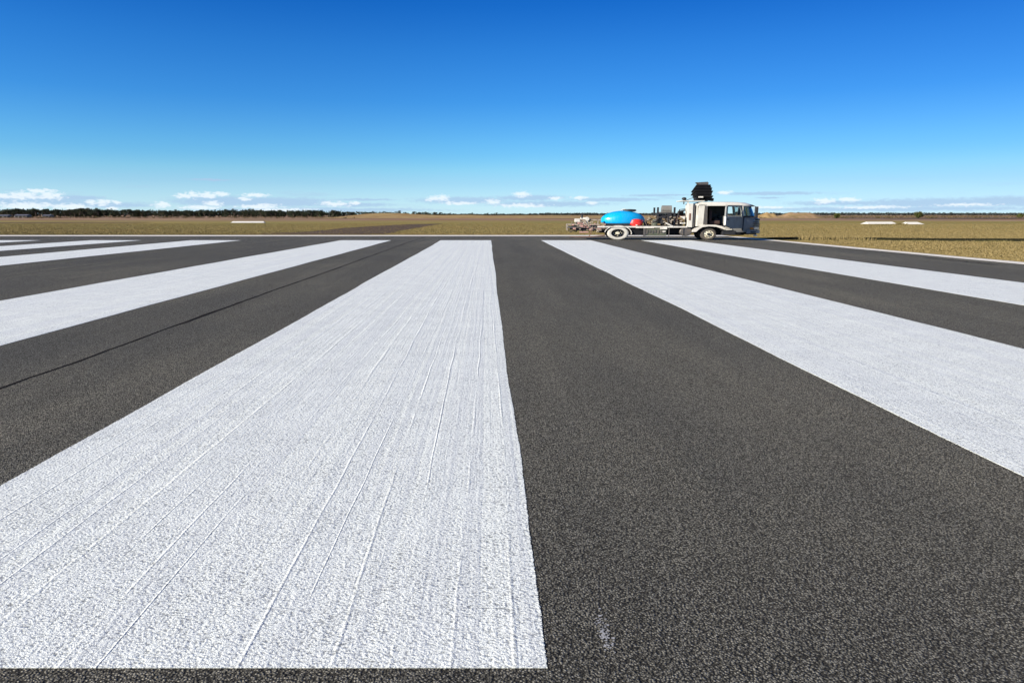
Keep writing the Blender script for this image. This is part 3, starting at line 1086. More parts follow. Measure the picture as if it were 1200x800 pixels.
def wheel(px, y0, side, rx, rz, tyre_m, big=True):
    """side -1 faces the camera side, +1 the far side; y0 = outer face"""
    root = empty('wheel', (X(px), y0, rz))
    root.parent = truck
    s_ = -side                       # inward direction
    def pr(lst): return [(a, b_ * s_) for a, b_ in lst]
    wdt = 0.62 if big else 0.30
    t = MB().lathe(pr([(0.60, 0.05), (0.64, 0.015), (0.82, 0.0), (0.95, 0.02), (1.0, 0.06), (1.0, wdt - .06), (0.95, wdt - .02), (0.6, wdt)]), (0, 0, 0), 'y', 44, rx, rz)
    for i in range(44):
        pass
    t.build('tyre', tyre_m, root, True)
    # tread blocks
    tb = MB()
    for i in range(40):
        a = 2 * math.pi * i / 40
        c = (math.cos(a) * rx * 1.0, s_ * wdt * 0.5, math.sin(a) * rz * 1.0)
        tb.box(c[0] - .022, c[0] + .022, min(s_ * .06, s_ * (wdt - .06)), max(s_ * .06, s_ * (wdt - .06)), c[2] - .016, c[2] + .016)
    tb.build('tread', M_tyre, root)
    if big:   # dual rear wheel: deep dished rim with a protruding hub
        MB().lathe(pr([(0.60, 0.03), (0.60, 0.20), (0.50, 0.24), (0.22, 0.25), (0.20, 0.27)]), (0, 0, 0), 'y', 36, rx, rz).build('rim', M_black, root, True)
        MB().lathe(pr([(0.02, 0.06), (0.17, 0.07), (0.22, 0.12), (0.24, 0.25)]), (0, 0, 0), 'y', 24, rx, rz).build('hub', M_rim, root, True)
        for i in range(8):
            a = 6.283 * i / 8
            c = (math.cos(a) * rx * .36, s_ * .22, math.sin(a) * rz * .36)
            MB().box(c[0] - .03, c[0] + .03, c[1] - .03, c[1] + .03, c[2] - .025, c[2] + .025).build('wheel_nut', M_rim, root)
    else:
        MB().lathe(pr([(0.64, 0.00), (0.58, 0.05), (0.50, 0.04), (0.34, -0.01), (0.20, -0.02), (0.18, 0.03), (0.02, 0.03)]), (0, 0, 0), 'y', 36, rx, rz).build('rim', M_rim, root, True)
        MB().lathe(pr([(0.19, -0.05), (0.16, -0.09), (0.02, -0.10)]), (0, 0, 0), 'y', 24, rx, rz).build('hub', M_black, root, True)
        for i in range(8):
            a = 6.283 * i / 8 + .2
            MB().lathe(pr([(0.075, -0.012), (0.075, 0.02), (0.01, 0.03)]), (math.cos(a) * rx * .44, 0, math.sin(a) * rz * .44), 'y', 10, rx, rz, True).build('rim_hole', M_black, root)
    return root


wheel(724, 0.0, -1, 0.745, 0.45, M_tyrew, True)
wheel(724, W, 1, 0.745, 0.45, M_tyre, True)
wheel(827.5, 0.06, -1, 0.53, 0.41, M_tyre, False)
wheel(827.5, W - .06, 1, 0.53, 0.41, M_tyre, False)


def arc(px, cz, r0x, r0z, a0, a1, y0, y1, th, name, mat, seg=18, lip=0.0):
    b_ = MB()
    rings = []
    for i in range(seg + 1):
        a = R(a0 + (a1 - a0) * i / seg)
        u, v = math.cos(a), math.sin(a)
        ring = []
        for (rr, yy) in ((0, y0), (0, y1), (th, y1), (th, y0)):
            ring.append(b_.bm.verts.new((X(px) + u * (r0x + rr), yy, cz + v * (r0z + rr))))
        rings.append(ring)
    for P_, Q_ in zip(rings, rings[1:]):
        for k in range(4): b_.bm.faces.new((P_[k], P_[(k + 1) % 4], Q_[(k + 1) % 4], Q_[k]))
    b_.bm.faces.new(rings[0]); b_.bm.faces.new(list(reversed(rings[-1])))
    return b_.build(name, mat, truck, False)


arc(724, 0.45, 0.90, 0.50, -8, 172, -0.03, 0.66, 0.045, 'mudguard', M_cream)
arc(724, 0.45, 0.90, 0.50, -8, 172, W - .66, W + .03, 0.045, 'mudguard', M_cream)

# chassis and deck
for y0 in (0.62, W - .74):
    MB().box(X(702), X(862), y0, y0 + .10, Z(273), Z(269), .01).build('chassis_rail', M_board, truck)
cm = MB()
for px in (705, 740, 760, 780, 800, 816, 850):
    cm.box(X(px), X(px) + .12, .72, W - .74, Z(272.5), Z(270))
for px in (724, 827.5):
    cm.tube([(X(px), .3, .44), (X(px), W - .3, .44)], .09, 10)
cm.ball((X(724), W / 2, .44), .3, .28, .22)
cm.build('axle', M_black, truck)
MB().box(X(664.5), X(802), 0.02, W - .02, Z(267.2), Z(265.9), .008).build('deck', M_steel, truck)
dk = MB().box(X(700), X(803), -0.03, 0.015, Z(266.6), Z(264.9), .006)
dk.box(X(744), X(765), -.04, -.032, Z(267.2), Z(266.2)).box(X(772), X(780), -.05, -.032, Z(268.5), Z(265.2))
dk.build('deck_edge', M_cream, truck)
MB().box(X(700), X(803), W - .015, W + .03, Z(266.6), Z(264.9), .006).build('deck_edge', M_cream, truck)

# boxes slung below the deck
tbx = MB().box(X(754), X(779.5), 0.02, 0.62, Z(276.2), Z(267.6), .02)
tb_o = tbx.build('toolbox', M_green, truck)
q = MB()
for i in range(7):
    px = 756.5 + i * 3.2
    q.box(X(px), X(px + 1.9), -.015, .022, Z(273.4 - (i % 2)), Z(269.0 + (i % 3) * .4), .008)
q.build('bottle', M_steel, tb_o)
MB().box(X(775), X(778.6), -.03, .02, Z(271.8), Z(270.4), .01).build('latch', M_cream, tb_o)
MB().box(X(754), X(758), 0.0, .6, Z(274.5), Z(273.2)).box(X(753), X(755.5), -.02, .02, Z(276.5), Z(266.5)).build('bracket', M_steel, tb_o)
MB().lathe([(.02, 0), (.26, .01), (.30, .06), (.30, .7), (.26, .75), (.02, .76)], (X(802), 0.05, Z(271.3)), 'y', 24, 1.45, 1.0).build('air_tank', M_steel, truck, True)
MB().box(X(783), X(796), .55, 1.2, Z(274.5), Z(267.6), .04).build('fuel_tank', M_board, truck)
MB().box(X(781), X(800), .0, .06, Z(277.0), Z(276.4)).box(X(782), X(782.8), .0, .05, Z(276.4), Z(267.4)).box(X(798), X(798.8), .0, .05, Z(276.4), Z(267.4)).build('side_guard', M_steel, truck)

# blue water tank: a wide low oval vessel, built from rings along its length
def tank():
    b_ = MB()
    x0, x1 = X(705.2), X(756.0)
    n, seg = 34, 40
    zb, zt = Z(264.6), Z(246.9)
    yc = 1.05
    rings = []
    for i in range(n):
        t = i / (n - 1)
        s_ = math.sin(math.pi * (0.012 + t * 0.976)) ** 0.40
        ring = []
        for k in range(seg):
            a = 2 * math.pi * k / seg
            u, v = math.cos(a), math.sin(a)
            pw = 0.82 if v > 0 else 0.6
            u = math.copysign(abs(u) ** pw, u); v = math.copysign(abs(v) ** pw, v)
            zc = zb + (zt - zb) * 0.30
            hz = (zt - zc) if v > 0 else (zc - zb)
            ring.append(b_.bm.verts.new((x0 + (x1 - x0) * t, yc + u * 0.95 * s_, zc + v * hz * s_)))
        rings.append(ring)
    for A, B in zip(rings, rings[1:]):
        for k in range(seg): b_.bm.faces.new((A[k], A[(k + 1) % seg], B[(k + 1) % seg], B[k]))
    b_.bm.faces.new(rings[0]); b_.bm.faces.new(list(reversed(rings[-1])))
    return b_.build('water_tank', M_blue, truck, True)


tk = tank()
MB().lathe([(.3, Z(247.9)), (.42, Z(247.2)), (.42, Z(245.9)), (.35, Z(245.3)), (.02, Z(245.0))], (X(738.5), 1.05, 0), 'z', 24, 1.1, 1.0).build('lid', M_black, tk, True)
MB().tube([(X(728), .9, Z(246.8)), (X(730), .9, Z(245.3)), (X(733), .9, Z(245.2)), (X(734), .9, Z(246.5))], .035, 6).build('grab_handle', M_cream, tk)
cr = MB()
for px in (714, 744):
    cr.box(X(px), X(px) + .25, .15, 1.95, Z(265.8), Z(262.6), .02)
cr.box(X(708), X(752), .1, .2, Z(265.8), Z(264.2), .01)
cr.box(X(709), X(737), .04, .10, Z(264.6), Z(261.9), .02)
cr.build('cradle', M_black, truck)

# engine, pumps and frame amidships
fr = MB()
for (a, b_, c, d_, y) in [(769.5, 243, 769.5, 265, .25), (788.5, 243, 788.5, 265, .25), (769.5, 243, 769.5, 265, 1.9), (788.5, 243, 788.5, 265, 1.9)]:
    fr.box(X(a) - .06, X(a) + .06, y, y + .12, Z(d_), Z(b_))
for y in (.25, 1.9):
    fr.box(X(769.5), X(788.5), y + .02, y + .1, Z(250.5), Z(249.3))
fr.tube([(X(793), .3, Z(265)), (X(793), .3, Z(247.5)), (X(801), .3, Z(246.5))], .05, 6)
fr.tube([(X(796), .9, Z(265)), (X(796), .9, Z(245.5)), (X(803), .9, Z(245))], .04, 6)
fr.build('frame', M_black, truck)
eng = MB().box(X(771), X(787), .4, 1.5, Z(262), Z(251.5), .05).box(X(773), X(779), .32, .5, Z(256.5), Z(253), .03).box(X(780), X(786), .3, .5, Z(261), Z(255), .03)
eng.tube([(X(774), .5, Z(258)), (X(774), .2, Z(258))], .26, 14).tube([(X(783), .5, Z(253.5)), (X(783), .25, Z(253.5))], .18, 12)
eng_o = eng.build('engine', M_black, truck)
mf = MB()
mf.tube([(X(774.5), .55, Z(245.2)), (X(785.5), .55, Z(245.2))], .26, 14)
mf.tube([(X(776), 1.3, Z(245.8)), (X(786), 1.3, Z(245.8))], .22, 14)
mf.box(X(773.5), X(786.5), .3, 1.5, Z(249.2), Z(248.2), .01)
mf.build('hopper', paint('drum_grey', (0.22, 0.21, 0.18), .5, .1, amt=.4), truck, True)
MB().box(X(759), X(768), .3, .9, Z(258), Z(252.8), .05).tube([(X(763), .3, Z(260.5)), (X(763), .9, Z(260.5))], .16, 12).build('pump', M_yel, truck)
MB().box(X(788.8), X(798.5), .35, 1.4, Z(262.5), Z(253.0), .04).tube([(X(794), .3, Z(256)), (X(794), .5, Z(256))], .22, 12).build('compressor', M_rust, truck)
MB().box(X(795.5), X(800.5), .15, .5, Z(257.8), Z(253.5), .03).box(X(795), X(801), .1, .5, Z(262.2), Z(260.5), .02).build('control_box', M_cab, truck)
MB().lathe([(.02, 0), (.17, 0), (.19, .05), (.19, .42), (.14, .5), (.02, .52)], (X(766.5), .28, Z(265.6)), 'z', 16, 1.3, 1.0).build('paint_drum', M_green, truck, True)
rr = random.Random(5)
for i in range(26):
    a = rr.uniform(756, 800); b_ = min(801, max(755, a + rr.uniform(-14, 14)))
    y0 = rr.uniform(.05, .5)
    z0, z1 = rr.uniform(253, 265), rr.uniform(256, 265)
    mid = ((X(a) + X(b_)) / 2, y0 - .06, (Z(z0) + Z(z1)) / 2 - rr.uniform(0, .25))
    MB().tube([(X(a), y0, Z(z0)), mid, (X(b_), y0 + .1, Z(z1))], rr.uniform(.022, .05), 6).build('hose', M_hose, truck)
for i in range(34):
    a = rr.uniform(757, 799); z0 = rr.uniform(254, 264.4); y0 = rr.uniform(.0, .3); s_ = rr.uniform(.04, .11)
    MB().box(X(a), X(a) + s_ * 1.6, y0, y0 + s_, Z(z0), Z(z0) + s_, .008).build('pipe_fitting', M_dirty, truck)
for i in range(18):
    a = rr.uniform(757, 799); z0 = rr.uniform(255, 264.4); y0 = rr.uniform(.0, .3); s_ = rr.uniform(.05, .14)
    MB().box(X(a), X(a) + s_ * 1.8, y0, y0 + s_, Z(z0), Z(z0) + s_, .008).build('valve', M_yel, truck)
MB().tube([(X(778), .0, Z(261)), (X(783), -.02, Z(263.5)), (X(787), .0, Z(265.4))], .05, 6).build('strut', M_cream, truck)

# rear spray rig
rg = MB()
rg.box(X(664.2), X(703), .03, .13, Z(264.0), Z(262.6), .01)
rg.box(X(664.2), X(700), 2.1, 2.2, Z(264.0), Z(262.6), .01)
rg.box(X(664.2), X(665.6), .03, .16, Z(270.2), Z(262.6), .01)
rg.box(X(664.2), X(669.5), .03, .12, Z(264.0), Z(262.9))
rg.box(X(664.2), X(665.4), .12, 2.2, Z(264.0), Z(262.6))
rg.box(X(664.2), X(665.4), 2.08, 2.2, Z(270.2), Z(262.6))
rg.box(X(690), X(704.5), .3, .4, Z(258.6), Z(257.0), .01)
rg.box(X(673.5), X(690), .3, .38, Z(259.5), Z(258.6), .01)
for px in (674, 690, 700):
    rg.box(X(px), X(px) + .09, .3, .39, Z(264), Z(257.5))
rg.tube([(X(684), .1, Z(258)), (X(690), .05, Z(265)), (X(695), .1, Z(268))], .05, 6)
rg.tube([(X(697), .1, Z(266)), (X(702), .05, Z(271.5))], .06, 6).tube([(X(706), .1, Z(266)), (X(699), .05, Z(272))], .045, 6)
rg_o = rg.build('spray_frame', M_dirty, truck)
mc_ = MB().box(X(673.4), X(680), .2, .75, Z(260.5), Z(256.3), .04).box(X(680.4), X(686.5), .35, .8, Z(257.4), Z(254.8), .03).box(X(683), X(689), .15, .5, Z(262.4), Z(259.6), .03)
mc_.tube([(X(688), .2, Z(256.5)), (X(688), .7, Z(256.5))], .14, 12)
mc_.build('paint_pot', M_cream, truck)
bm_ = MB().box(X(675), X(708), .15, .3, Z(270.4), Z(268.8), .01).box(X(668), X(676), .2, .35, Z(269.2), Z(266.5), .02).box(X(686), X(700), .1, .4, Z(268), Z(265.4), .03)
bm_.tube([(X(682), .4, Z(256)), (X(682), .4, Z(250.2))], .07, 8).box(X(680), X(684.5), .3, .5, Z(251.4), Z(249.8), .02)
bm_.build('spray_manifold', M_black, truck)
for i in range(20):
    a = rr.uniform(669, 710); b_ = a + rr.uniform(-7, 7); z0, z1 = rr.uniform(263, 271), rr.uniform(265, 272)
    y0 = rr.uniform(.0, .5)
    MB().tube([(X(a), y0, Z(z0)), ((X(a) + X(b_)) / 2, y0 - .05, (Z(z0) + Z(z1)) / 2 - .1), (X(b_), y0, Z(z1))], rr.uniform(.025, .055), 6).build('hose', M_hose, truck)
MB().box(X(700), X(706), .02, .3, Z(268.5), Z(264.6), .02).build('spray_box', M_pink, truck)
MB().box(X(679), X(690), .02, .1, Z(272.8), Z(271.4), .01).build('nozzle_bar', M_pink, truck)
for i in range(20):
    a = rr.uniform(668, 708); z0 = rr.uniform(262, 271); s_ = rr.uniform(.05, .13)
    MB().box(X(a), X(a) + s_ * 1.7, .0, s_, Z(z0), Z(z0) + s_, .008).build('spray_nozzle', M_pink, truck)
for i in range(38):
    a = rr.uniform(668, 708); z0 = rr.uniform(260, 271); s_ = rr.uniform(.04, .12); y0 = rr.uniform(-.02, .2)
    MB().box(X(a), X(a) + s_ * 1.8, y0, y0 + s_, Z(z0), Z(z0) + s_ * .8, .008).build('pipe_fitting', M_dirty, truck)
MB().tube([(X(668), -.05, Z(277.5)), (X(690), -.05, Z(277.8)), (X(709), 0, Z(276.0))], .035, 6).tube([(X(690), -.05, Z(277.8)), (X(694), .05, Z(270))], .03, 6).build('guide_bar', M_rust, truck)

# white locker panel and rack behind the cab
MB().box(X(802.6), X(808.6), .0, .9, Z(266.2), Z(238.9), .03).build('locker', M_cab, truck)
MB().box(X(804.4), X(806.4), -.012, .002, Z(258), Z(250)).build('locker_trim', M_rust, truck)
MB().box(X(808.7), X(811.2), .05, 1.5, Z(266), Z(240), .02).build('air_intake', M_steel, truck)
rk = MB().box(X(795), X(822), .25, 2.0, Z(236.2), Z(235.2), .01).box(X(803), X(804), .3, .4, Z(239), Z(236.2)).box(X(819), X(820), .3, .4, Z(238), Z(236.2)).box(X(803), X(804), 1.8, 1.9, Z(239), Z(236.2))
rk.build('roof_rack', M_cab, truck)
bl = MB().tube([(X(800.5), .5, Z(236)), (X(799.5), .5, Z(233.8))], .09, 8)
bl.ball((X(799.3), .5, Z(233.0)), .17, .12, .10, 2)
bl.build('work_lamp', M_black, truck, True)
MB().tube([(X(801), .5, Z(235.2)), (X(806), .5, Z(233.2)), (X(810), .5, Z(231.6))], .022, 5).build('brace', M_steel, truck)

# folded louvred warning board standing on the rack
sb = MB().box(X(815), X(828), .9, 1.3, Z(236), Z(233.5), .02).box(X(819.5), X(822.5), 1.05, 1.2, Z(234), Z(216.5)).box(X(813.5), X(816), .7, 1.5, Z(235.2), Z(231)).box(X(825), X(834.5), .85, 1.3, Z(235.2), Z(231.8), .03, rot=('Y', R(8)))
board = sb.build('warning_board', M_board, truck)
prof = [(232.0, 814, 832.5), (230.0, 813, 831), (228.2, 812.2, 831), (226.4, 810.2, 832), (224.6, 811.4, 830.6), (222.8, 810.4, 830.8), (221.0, 811.6, 829.6), (219.4, 812.6, 829.0)]
for i, (py, a, b_) in enumerate(prof):
    MB().box(X(a), X(b_), .55, 1.6, Z(py) - .032, Z(py) + .032, .01, rot=('X', R(-14))).build('louvre', M_board, board)
MB().box(X(815.5), X(827), .8, 1.4, Z(231.5), Z(219.5), .04).build('lamp_panel', M_board, board)
cp = MB().prism([(X(813.8), Z(214.0)), (X(826.0), Z(213.4)), (X(827.2), Z(215.0)), (X(826.2), Z(218.2)), (X(818), Z(218.4)), (X(816.5), Z(216.2))], .75, 1.45)
cp.build('cap', M_steel, board)
MB().box(X(815.5), X(821), .50, .54, Z(231.9), Z(230.3), .01).build('plate', M_cab, board)

# cab -------------------------------------------------------------------
def cab():
    # plan outline with a large rounded nose, front towards +X
    def plan(xf, xr, inset):
        y0, y1 = inset, W - inset
        pts = [(xr, y0)]
        for t in range(0, 7):
            a = R(90 * t / 6)
            pts.append((xf - 1.25 + 1.25 * math.sin(a), y0 + 0.95 - 0.95 * math.cos(a)))
        for t in range(0, 7):
            a = R(90 * t / 6)
            pts.append((xf - 1.25 + 1.25 * math.cos(a), y1 - 0.95 + 0.95 * math.sin(a)))
        pts.append((xr, y1))
        return pts
    xr = X(812.4)
    # lower nose, solid below the window line and ahead of the door
    b_ = MB()
    secs = [(Z(272.0), X(882), .06), (Z(270.5), X(886), .02), (Z(263), X(888.0), .0), (Z(256.0), X(887.0), .0), (Z(253.0), X(882), .02)]
    rings = []
    for z, xf, ins in secs:
        pl = plan(xf, X(846), ins)
        rings.append([b_.bm.verts.new((p[0], p[1], z)) for p in pl])
    n = len(rings[0])
    for A, B in zip(rings, rings[1:]):
        for k in range(n): b_.bm.faces.new((A[k], A[(k + 1) % n], B[(k + 1) % n], B[k]))
    b_.bm.faces.new(rings[0]); b_.bm.faces.new(list(reversed(rings[-1])))
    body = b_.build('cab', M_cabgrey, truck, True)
    # back wall and rear quarter panels
    q = MB()
    q.prism([(X(813.6), Z(265)), (X(825.2), Z(263.6)), (X(824.6), Z(241.5)), (X(822), Z(238.5)), (X(815), Z(238.8)), (X(813.8), Z(256))], .0, .08)
    q.prism([(X(813.6), Z(265)), (X(825.2), Z(263.6)), (X(824.6), Z(241.5)), (X(822), Z(238.5)), (X(815), Z(238.8)), (X(813.8), Z(256))], W - .08, W)
    q.box(X(812.4), X(814), .085, W - .085, Z(265), Z(238.8))
    q.build('rear_panel', M_cab, body)
    MB().prism([(X(820.6), Z(263.0)), (X(825.1), Z(263.4)), (X(824.5), Z(241.8)), (X(821.4), Z(241.2))], -.012, -.003).build('panel_shade', M_steel, body)  # dark strip puts the shade on the curved rear panel into colour
    # floor under the door opening
    q = MB().box(X(814.5), X(866), .1, W - .1, Z(266.0), Z(264.4)).box(X(838), X(848), 1.3, 1.9, Z(264.4), Z(256), .05)
    q.build('floor', M_black, body)
    # roof
    q = MB()
    rings = []
    for z, xf, xb, ins in [(Z(241.4), X(877.0), X(813.6), 0.0), (Z(239.8), X(876.0), X(813.8), .0), (Z(237.8), X(870), X(816), .14), (Z(236.8), X(860), X(820), .4)]:
        pl = plan(xf, xb, ins) if False else None
        y0, y1 = ins, W - ins
        pts = [(xb, y0)]
        for t in range(0, 6):
            a = R(90 * t / 5)
            pts.append((xf - .8 + .8 * math.sin(a), y0 + .6 - .6 * math.cos(a)))
        for t in range(0, 6):
            a = R(90 * t / 5)
            pts.append((xf - .8 + .8 * math.cos(a), y1 - .6 + .6 * math.sin(a)))
        pts.append((xb, y1))
        rings.append([q.bm.verts.new((p[0], p[1], z)) for p in pts])
    n = len(rings[0])
    for A, B in zip(rings, rings[1:]):
        for k in range(n): q.bm.faces.new((A[k], A[(k + 1) % n], B[(k + 1) % n], B[k]))
    q.bm.faces.new(rings[0]); q.bm.faces.new(list(reversed(rings[-1])))
    q.build('roof', M_cab, body, True)
    MB().prism([(X(862), Z(240.9)), (X(876), Z(240.2)), (X(880.0), Z(242.2)), (X(875), Z(241.9))], .3, W - .3).build('visor', M_black, body)
    # pillars
    for y in (.02, W - .09):
        q = MB().prism([(X(863.6), Z(253.3)), (X(866.6), Z(253.3)), (X(864.4), Z(240.6)), (X(861.8), Z(240.6))], y, y + .07)
        q.build('pillar', M_cab, body)
    q = MB().prism([(X(876.0), Z(253.2)), (X(877.4), Z(253.2)), (X(873.0), Z(240.9)), (X(871.6), Z(240.9))], .38, .48)
    q.prism([(X(876.0), Z(253.2)), (X(877.4), Z(253.2)), (X(873.0), Z(240.9)), (X(871.6), Z(240.9))], W - .48, W - .38)
    q.build('pillar', M_black, body)
    # windscreen: curved panes from pillar to pillar
    def pane(pl0, pl1, name):
        g_ = MB()
        A = [g_.bm.verts.new((p[0], p[1], Z(253.1))) for p in pl0]
        B = [g_.bm.verts.new((p[0], p[1], Z(240.9))) for p in pl1]
        for k in range(len(A) - 1): g_.bm.faces.new((A[k], A[k + 1], B[k + 1], B[k]))
        return g_.build(name, M_screen, body, True)
    def curve(xf, xs):
        pts = []
        for t in range(0, 9):
            a = R(90 * t / 8); pts.append((xs + (xf - xs) * math.sin(a), .04 + .9 - .9 * math.cos(a)))
        for t in range(0, 9):
            a = R(90 * t / 8); pts.append((xs + (xf - xs) * math.cos(a), W - .94 + .9 * math.sin(a)))
        return pts
    pane(curve(X(882), X(866.6)), curve(X(876.5), X(864.4)), 'windscreen')
    # far side: closed door with its window
    q = MB().box(X(825), X(864), W - .07, W - .01, Z(264), Z(254.5)).box(X(814), X(854), W - .075, W - .005, Z(254.4), Z(240.8))
    q.build('far_door', M_cab, body)
    # seats, steering wheel, dashboard
    q = MB().box(X(829), X(841), .35, .95, Z(262.5), Z(258.5), .06).box(X(828), X(831.5), .35, .95, Z(258.5), Z(247), .06).box(X(828.3), X(831), .5, .8, Z(247), Z(244), .04)
    q.box(X(829), X(841), 1.35, 2.0, Z(262.5), Z(258.5), .06).box(X(828), X(831.5), 1.35, 2.0, Z(258.5), Z(247), .06)
    q.build('seat', M_cloth, body)
    q = MB()
    c = Vector((X(853), .62, Z(254.5)))
    pts = []
    for i in range(17):
        a = 6.2832 * i / 16
        pts.append(c + Vector((math.cos(a) * .16, math.sin(a) * .24, math.cos(a) * .18)))
    q.tube(pts, .02, 6, False)
    q.tube([c, (X(858), .62, Z(258))], .04, 8)
    q.box(X(857), X(872), .3, W - .3, Z(257), Z(252.6), .06)
    q.build('dashboard', M_black, body)
    MB().box(X(814), X(854), W - .09, W - .079, Z(264), Z(241.0)).build('shade_lining', M_black, body)  # black panels added so the sunlit cab interior stays dark
    MB().box(X(814.1), X(815.5), .09, W - .09, Z(264), Z(241)).build('shade_lining', M_black, body)
    # grille, bumper, lamps on the rounded nose
    def nose(z0, z1, a0, a1, off, name, mat, xf=X(888.0)):
        g_ = MB()
        rings = []
        for i in range(15):
            a = R(a0 + (a1 - a0) * i / 14)
            def pt(o):
                if a <= math.pi / 2:
                    return (xf - 1.25 + (1.25 + o) * math.sin(a), .95 - (.95 + o) * math.cos(a))
                a2 = a - math.pi / 2
                return (xf - 1.25 + (1.25 + o) * math.cos(a2), W - .95 + (.95 + o) * math.sin(a2))
            p, r_ = pt(off), pt(-.04)
            rings.append([g_.bm.verts.new((p[0], p[1], z0)), g_.bm.verts.new((p[0], p[1], z1)), g_.bm.verts.new((r_[0], r_[1], z1)), g_.bm.verts.new((r_[0], r_[1], z0))])
        for A, B in zip(rings, rings[1:]):
            for k in range(4): g_.bm.faces.new((A[k], A[(k + 1) % 4], B[(k + 1) % 4], B[k]))
        g_.bm.faces.new(rings[0]); g_.bm.faces.new(list(reversed(rings[-1])))
        return g_.build(name, mat, body, True)
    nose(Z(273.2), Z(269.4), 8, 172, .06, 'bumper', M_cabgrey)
    nose(Z(262.4), Z(261.5), 30, 150, .02, 'grille_bar', M_black)
    nose(Z(260.6), Z(259.7), 30, 150, .02, 'grille_bar', M_black)
    nose(Z(264.4), Z(263.6), 30, 150, .02, 'grille_bar', M_black)
    nose(Z(268.6), Z(266.0), 34, 62, .03, 'headlight', M_lens)
    nose(Z(268.6), Z(266.0), 118, 146, .03, 'headlight', M_lens)
    nose(Z(268.4), Z(266.4), 20, 31, .035, 'indicator_lamp', M_amber)
    nose(Z(272.6), Z(271.0), 20, 40, .075, 'fog_lamp', M_black)
    MB().prism([(X(864.6), Z(270)), (X(866.0), Z(270)), (X(866.6), Z(253.4)), (X(865.2), Z(253.4))], -.012, .03).build('door_gap', M_black, body)
    nose(Z(254.6), Z(253.0), 0, 172, .012, 'windscreen_seal', M_black, X(885.6))
    nose(Z(258.2), Z(256.4), 40, 140, .02, 'name_panel', M_black)
    # wiper
    MB().tube([(X(875), .5, Z(253)), (X(874), .62, Z(247))], .015, 5).build('wiper', M_black, body)
    # mirrors on arms
    q = MB().tube([(X(866), .0, Z(242.5)), (X(874), -.35, Z(241.6)), (X(877.5), -.45, Z(243))], .02, 6).tube([(X(868), .0, Z(254)), (X(875), -.4, Z(255.2)), (X(877), -.45, Z(253))], .02, 6)
    q.box(X(875.6), X(879.0), -.55, -.33, Z(254.8), Z(242.4), .04)
    q.build('mirror', M_black, body)
    q = MB().tube([(X(866), W, Z(242.5)), (X(872), W + .3, Z(242)), (X(873), W + .4, Z(243))], .02, 6).box(X(871), X(874), W + .3, W + .5, Z(252), Z(242.6), .04)
    q.build('mirror', M_black, body)
    # front mudguard, step and flap
    return body


cb = cab()
fg = MB()
pts_o = [(808.5, 271.5), (808.8, 269.3), (811.5, 267.2), (815.0, 266.0), (819, 264.0), (826, 263.1), (834, 263.2), (841, 264.6), (846, 266.8), (852, 267.2), (853.5, 269.0), (847, 269.4),
         (842, 267.8), (836, 265.6), (827, 264.9), (820, 265.9), (816, 268.4), (813, 271.5)]
fg.prism([(X(a), Z(b_)) for a, b_ in pts_o], -.10, .40)
fg.build('mudguard', M_cream, truck)
fg = MB()
fg.prism([(X(a), Z(b_)) for a, b_ in pts_o], W - .40, W + .10)
fg.build('mudguard', M_cream, truck)
MB().box(X(841), X(853), -.06, .35, Z(269.3), Z(267.2), .02).box(X(843), X(858), 0, .5, Z(275), Z(270), .03).build('step', M_cab if False else M_black, truck)
MB().box(X(844), X(852.5), -.10, -.062, Z(268.9), Z(267.4), .01).build('step_plate', M_cab, truck)
MB().box(X(838), X(870), .5, 1.8, Z(275.5), Z(266.3), .05).box(X(856), X(864), .05, .5, Z(274.6), Z(271), .05).build('undertray', M_board, truck)

MB().box(X(811), X(846), .42, 1.9, Z(270), Z(264.9)).build('wheel_well', M_board, truck)
MB().box(X(737), X(753), .12, 2.0, Z(275.6), Z(267.3)).build('underbody_box', M_board, truck)
MB().box(X(780), X(808), .75, 1.9, Z(275.8), Z(267.3)).build('underbody_box', M_board, truck)
MB().box(X(671), X(706), .55, 1.5, Z(269.5), Z(264.4), .03).build('spray_tank', M_board, truck)
MB().box(X(676), X(688), .8, 1.5, Z(264), Z(260), .03).build('spray_pump', M_board, truck)
for (a, b_, c, d_, y) in [(757, 766, 259, 265, 1.0), (764, 774, 255.5, 265, .9), (786, 800, 250.5, 265, 1.0), (773, 788, 257, 265, .6), (797, 802, 247, 265, 1.2)]:
    MB().box(X(a), X(b_), y, y + .8, Z(d_), Z(c), .05).build('pump_housing', M_board, truck)
MB().box(X(884.5), X(888.8), .9, 1.5, Z(268.5), Z(261.5), .05).build('winch', M_black, truck)
MB().box(X(866), X(884), .55, 1.8, Z(274.6), Z(271.5), .05).build('undertray', M_board, truck)

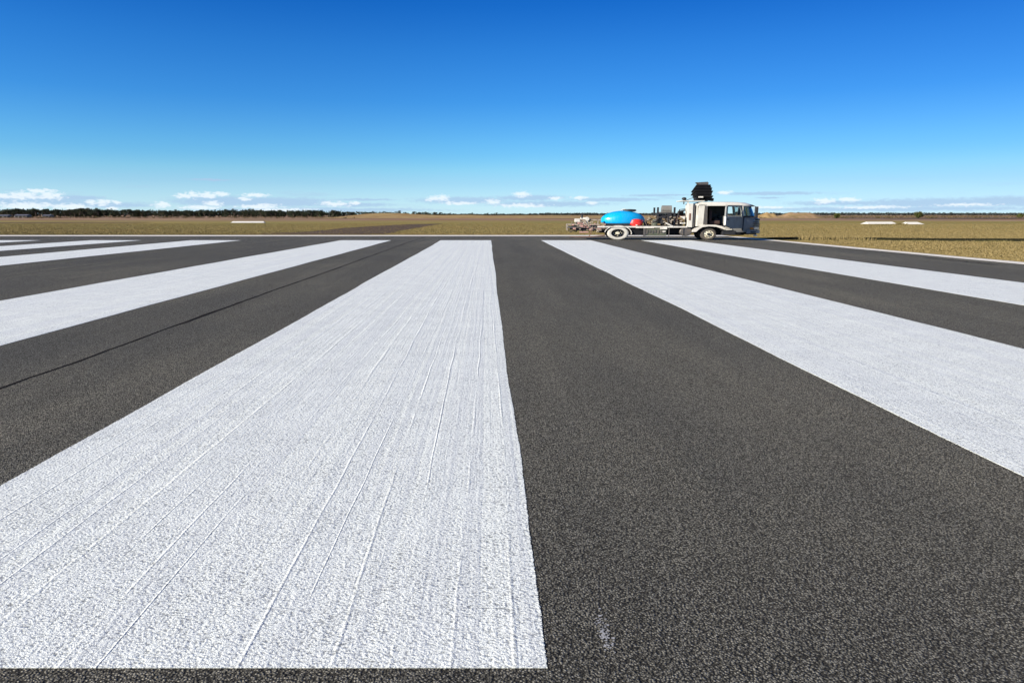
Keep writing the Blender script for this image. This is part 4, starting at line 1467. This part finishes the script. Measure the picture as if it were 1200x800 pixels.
# open driver's door on a hinge at the front pillar
dr = empty('door', (X(864.2), -.015, 0))
dr.parent = truck
dr.rotation_euler = (0, 0, R(47))         # swung out from closed (pointing backwards) towards the camera
Ld = X(864.2) - X(825.6)
zt_, zb_ = Z(241.0), Z(267.2)
zw = Z(253.6)
d_ = MB()
d_.prism([(-Ld, zb_ + .22), (-Ld, zw), (0, zw), (0, zb_), (-Ld * .62, zb_)], -.05, .05)
d_.prism([(-Ld, zw), (-Ld + .03, zt_ - .12), (-Ld + .2, zt_), (-Ld + .24, zt_ - .14), (-Ld + .20, zw)], -.05, .05)
d_.prism([(-.10, zw), (-.32, zt_ - .1), (-.32, zt_), (-.2, zt_), (0, zw)], -.05, .05)
d_.prism([(-Ld + .2, zt_), (-.2, zt_), (-.32, zt_ - .1), (-Ld + .24, zt_ - .1)], -.05, .05)
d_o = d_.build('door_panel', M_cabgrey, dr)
MB().box(-Ld - .004, -Ld + .10, -.07, .07, zb_ + .25, zw).build('door_edge', M_cab, dr)
MB().prism([(-Ld + .20, zw), (-Ld + .24, zt_ - .1), (-.32, zt_ - .1), (-.10, zw)], -.006, .006).build('window', M_glass, dr)
MB().box(-Ld + .12, -Ld + .42, -.085, -.05, zw - .22, zw - .14, .01).build('handle', M_black, dr)
MB().box(-Ld + .3, -.25, .05, .075, zb_ + .35, zw - .12, .02).build('inner_trim', M_black, dr)

# small lamp hanging low at the nose corner
MB().box(X(881), X(885), .5, .8, Z(276.6), Z(275.0), .03).build('tow_light', M_lens, truck)
MB().tube([(X(883), .65, Z(275.2)), (X(882), .65, Z(272.5))], .03, 6).build('bracket', M_black, truck)

# red water cooler standing on the deck beside the tank: a thing of its own
Mx = truck.matrix_basis if False else Matrix.Translation(truck.location) @ Matrix.Rotation(TR, 4, 'Z')
cl_ = empty('drink_cooler', Mx @ Vector((X(745), 0.02, Z(265.9) + .002)), TR)
tag(cl_, 'red drink cooler standing on the truck deck beside the blue tank', 'cooler')
MB().lathe([(.28, 0), (.31, .03), (.36, .10), (.38, .30), (.35, .36), (.02, .37)], (0, .25, 0), 'z', 24, 1.2, .65).build('body', M_red, cl_, True)
MB().lathe([(.36, .371), (.36, .42), (.28, .50), (.10, .54), (.02, .54)], (0, .25, 0), 'z', 24, 1.1, .65).build('lid', M_red, cl_, True)
MB().box(-.06, .06, -.03, .03, .08, .16, .01).build('tap', M_cab, cl_)
MB().tube([(-.42, .25, .30), (-.46, .25, .40), (-.3, .25, .46)], .02, 6).tube([(.42, .25, .30), (.46, .25, .40), (.3, .25, .46)], .02, 6).build('handle', M_red, cl_)
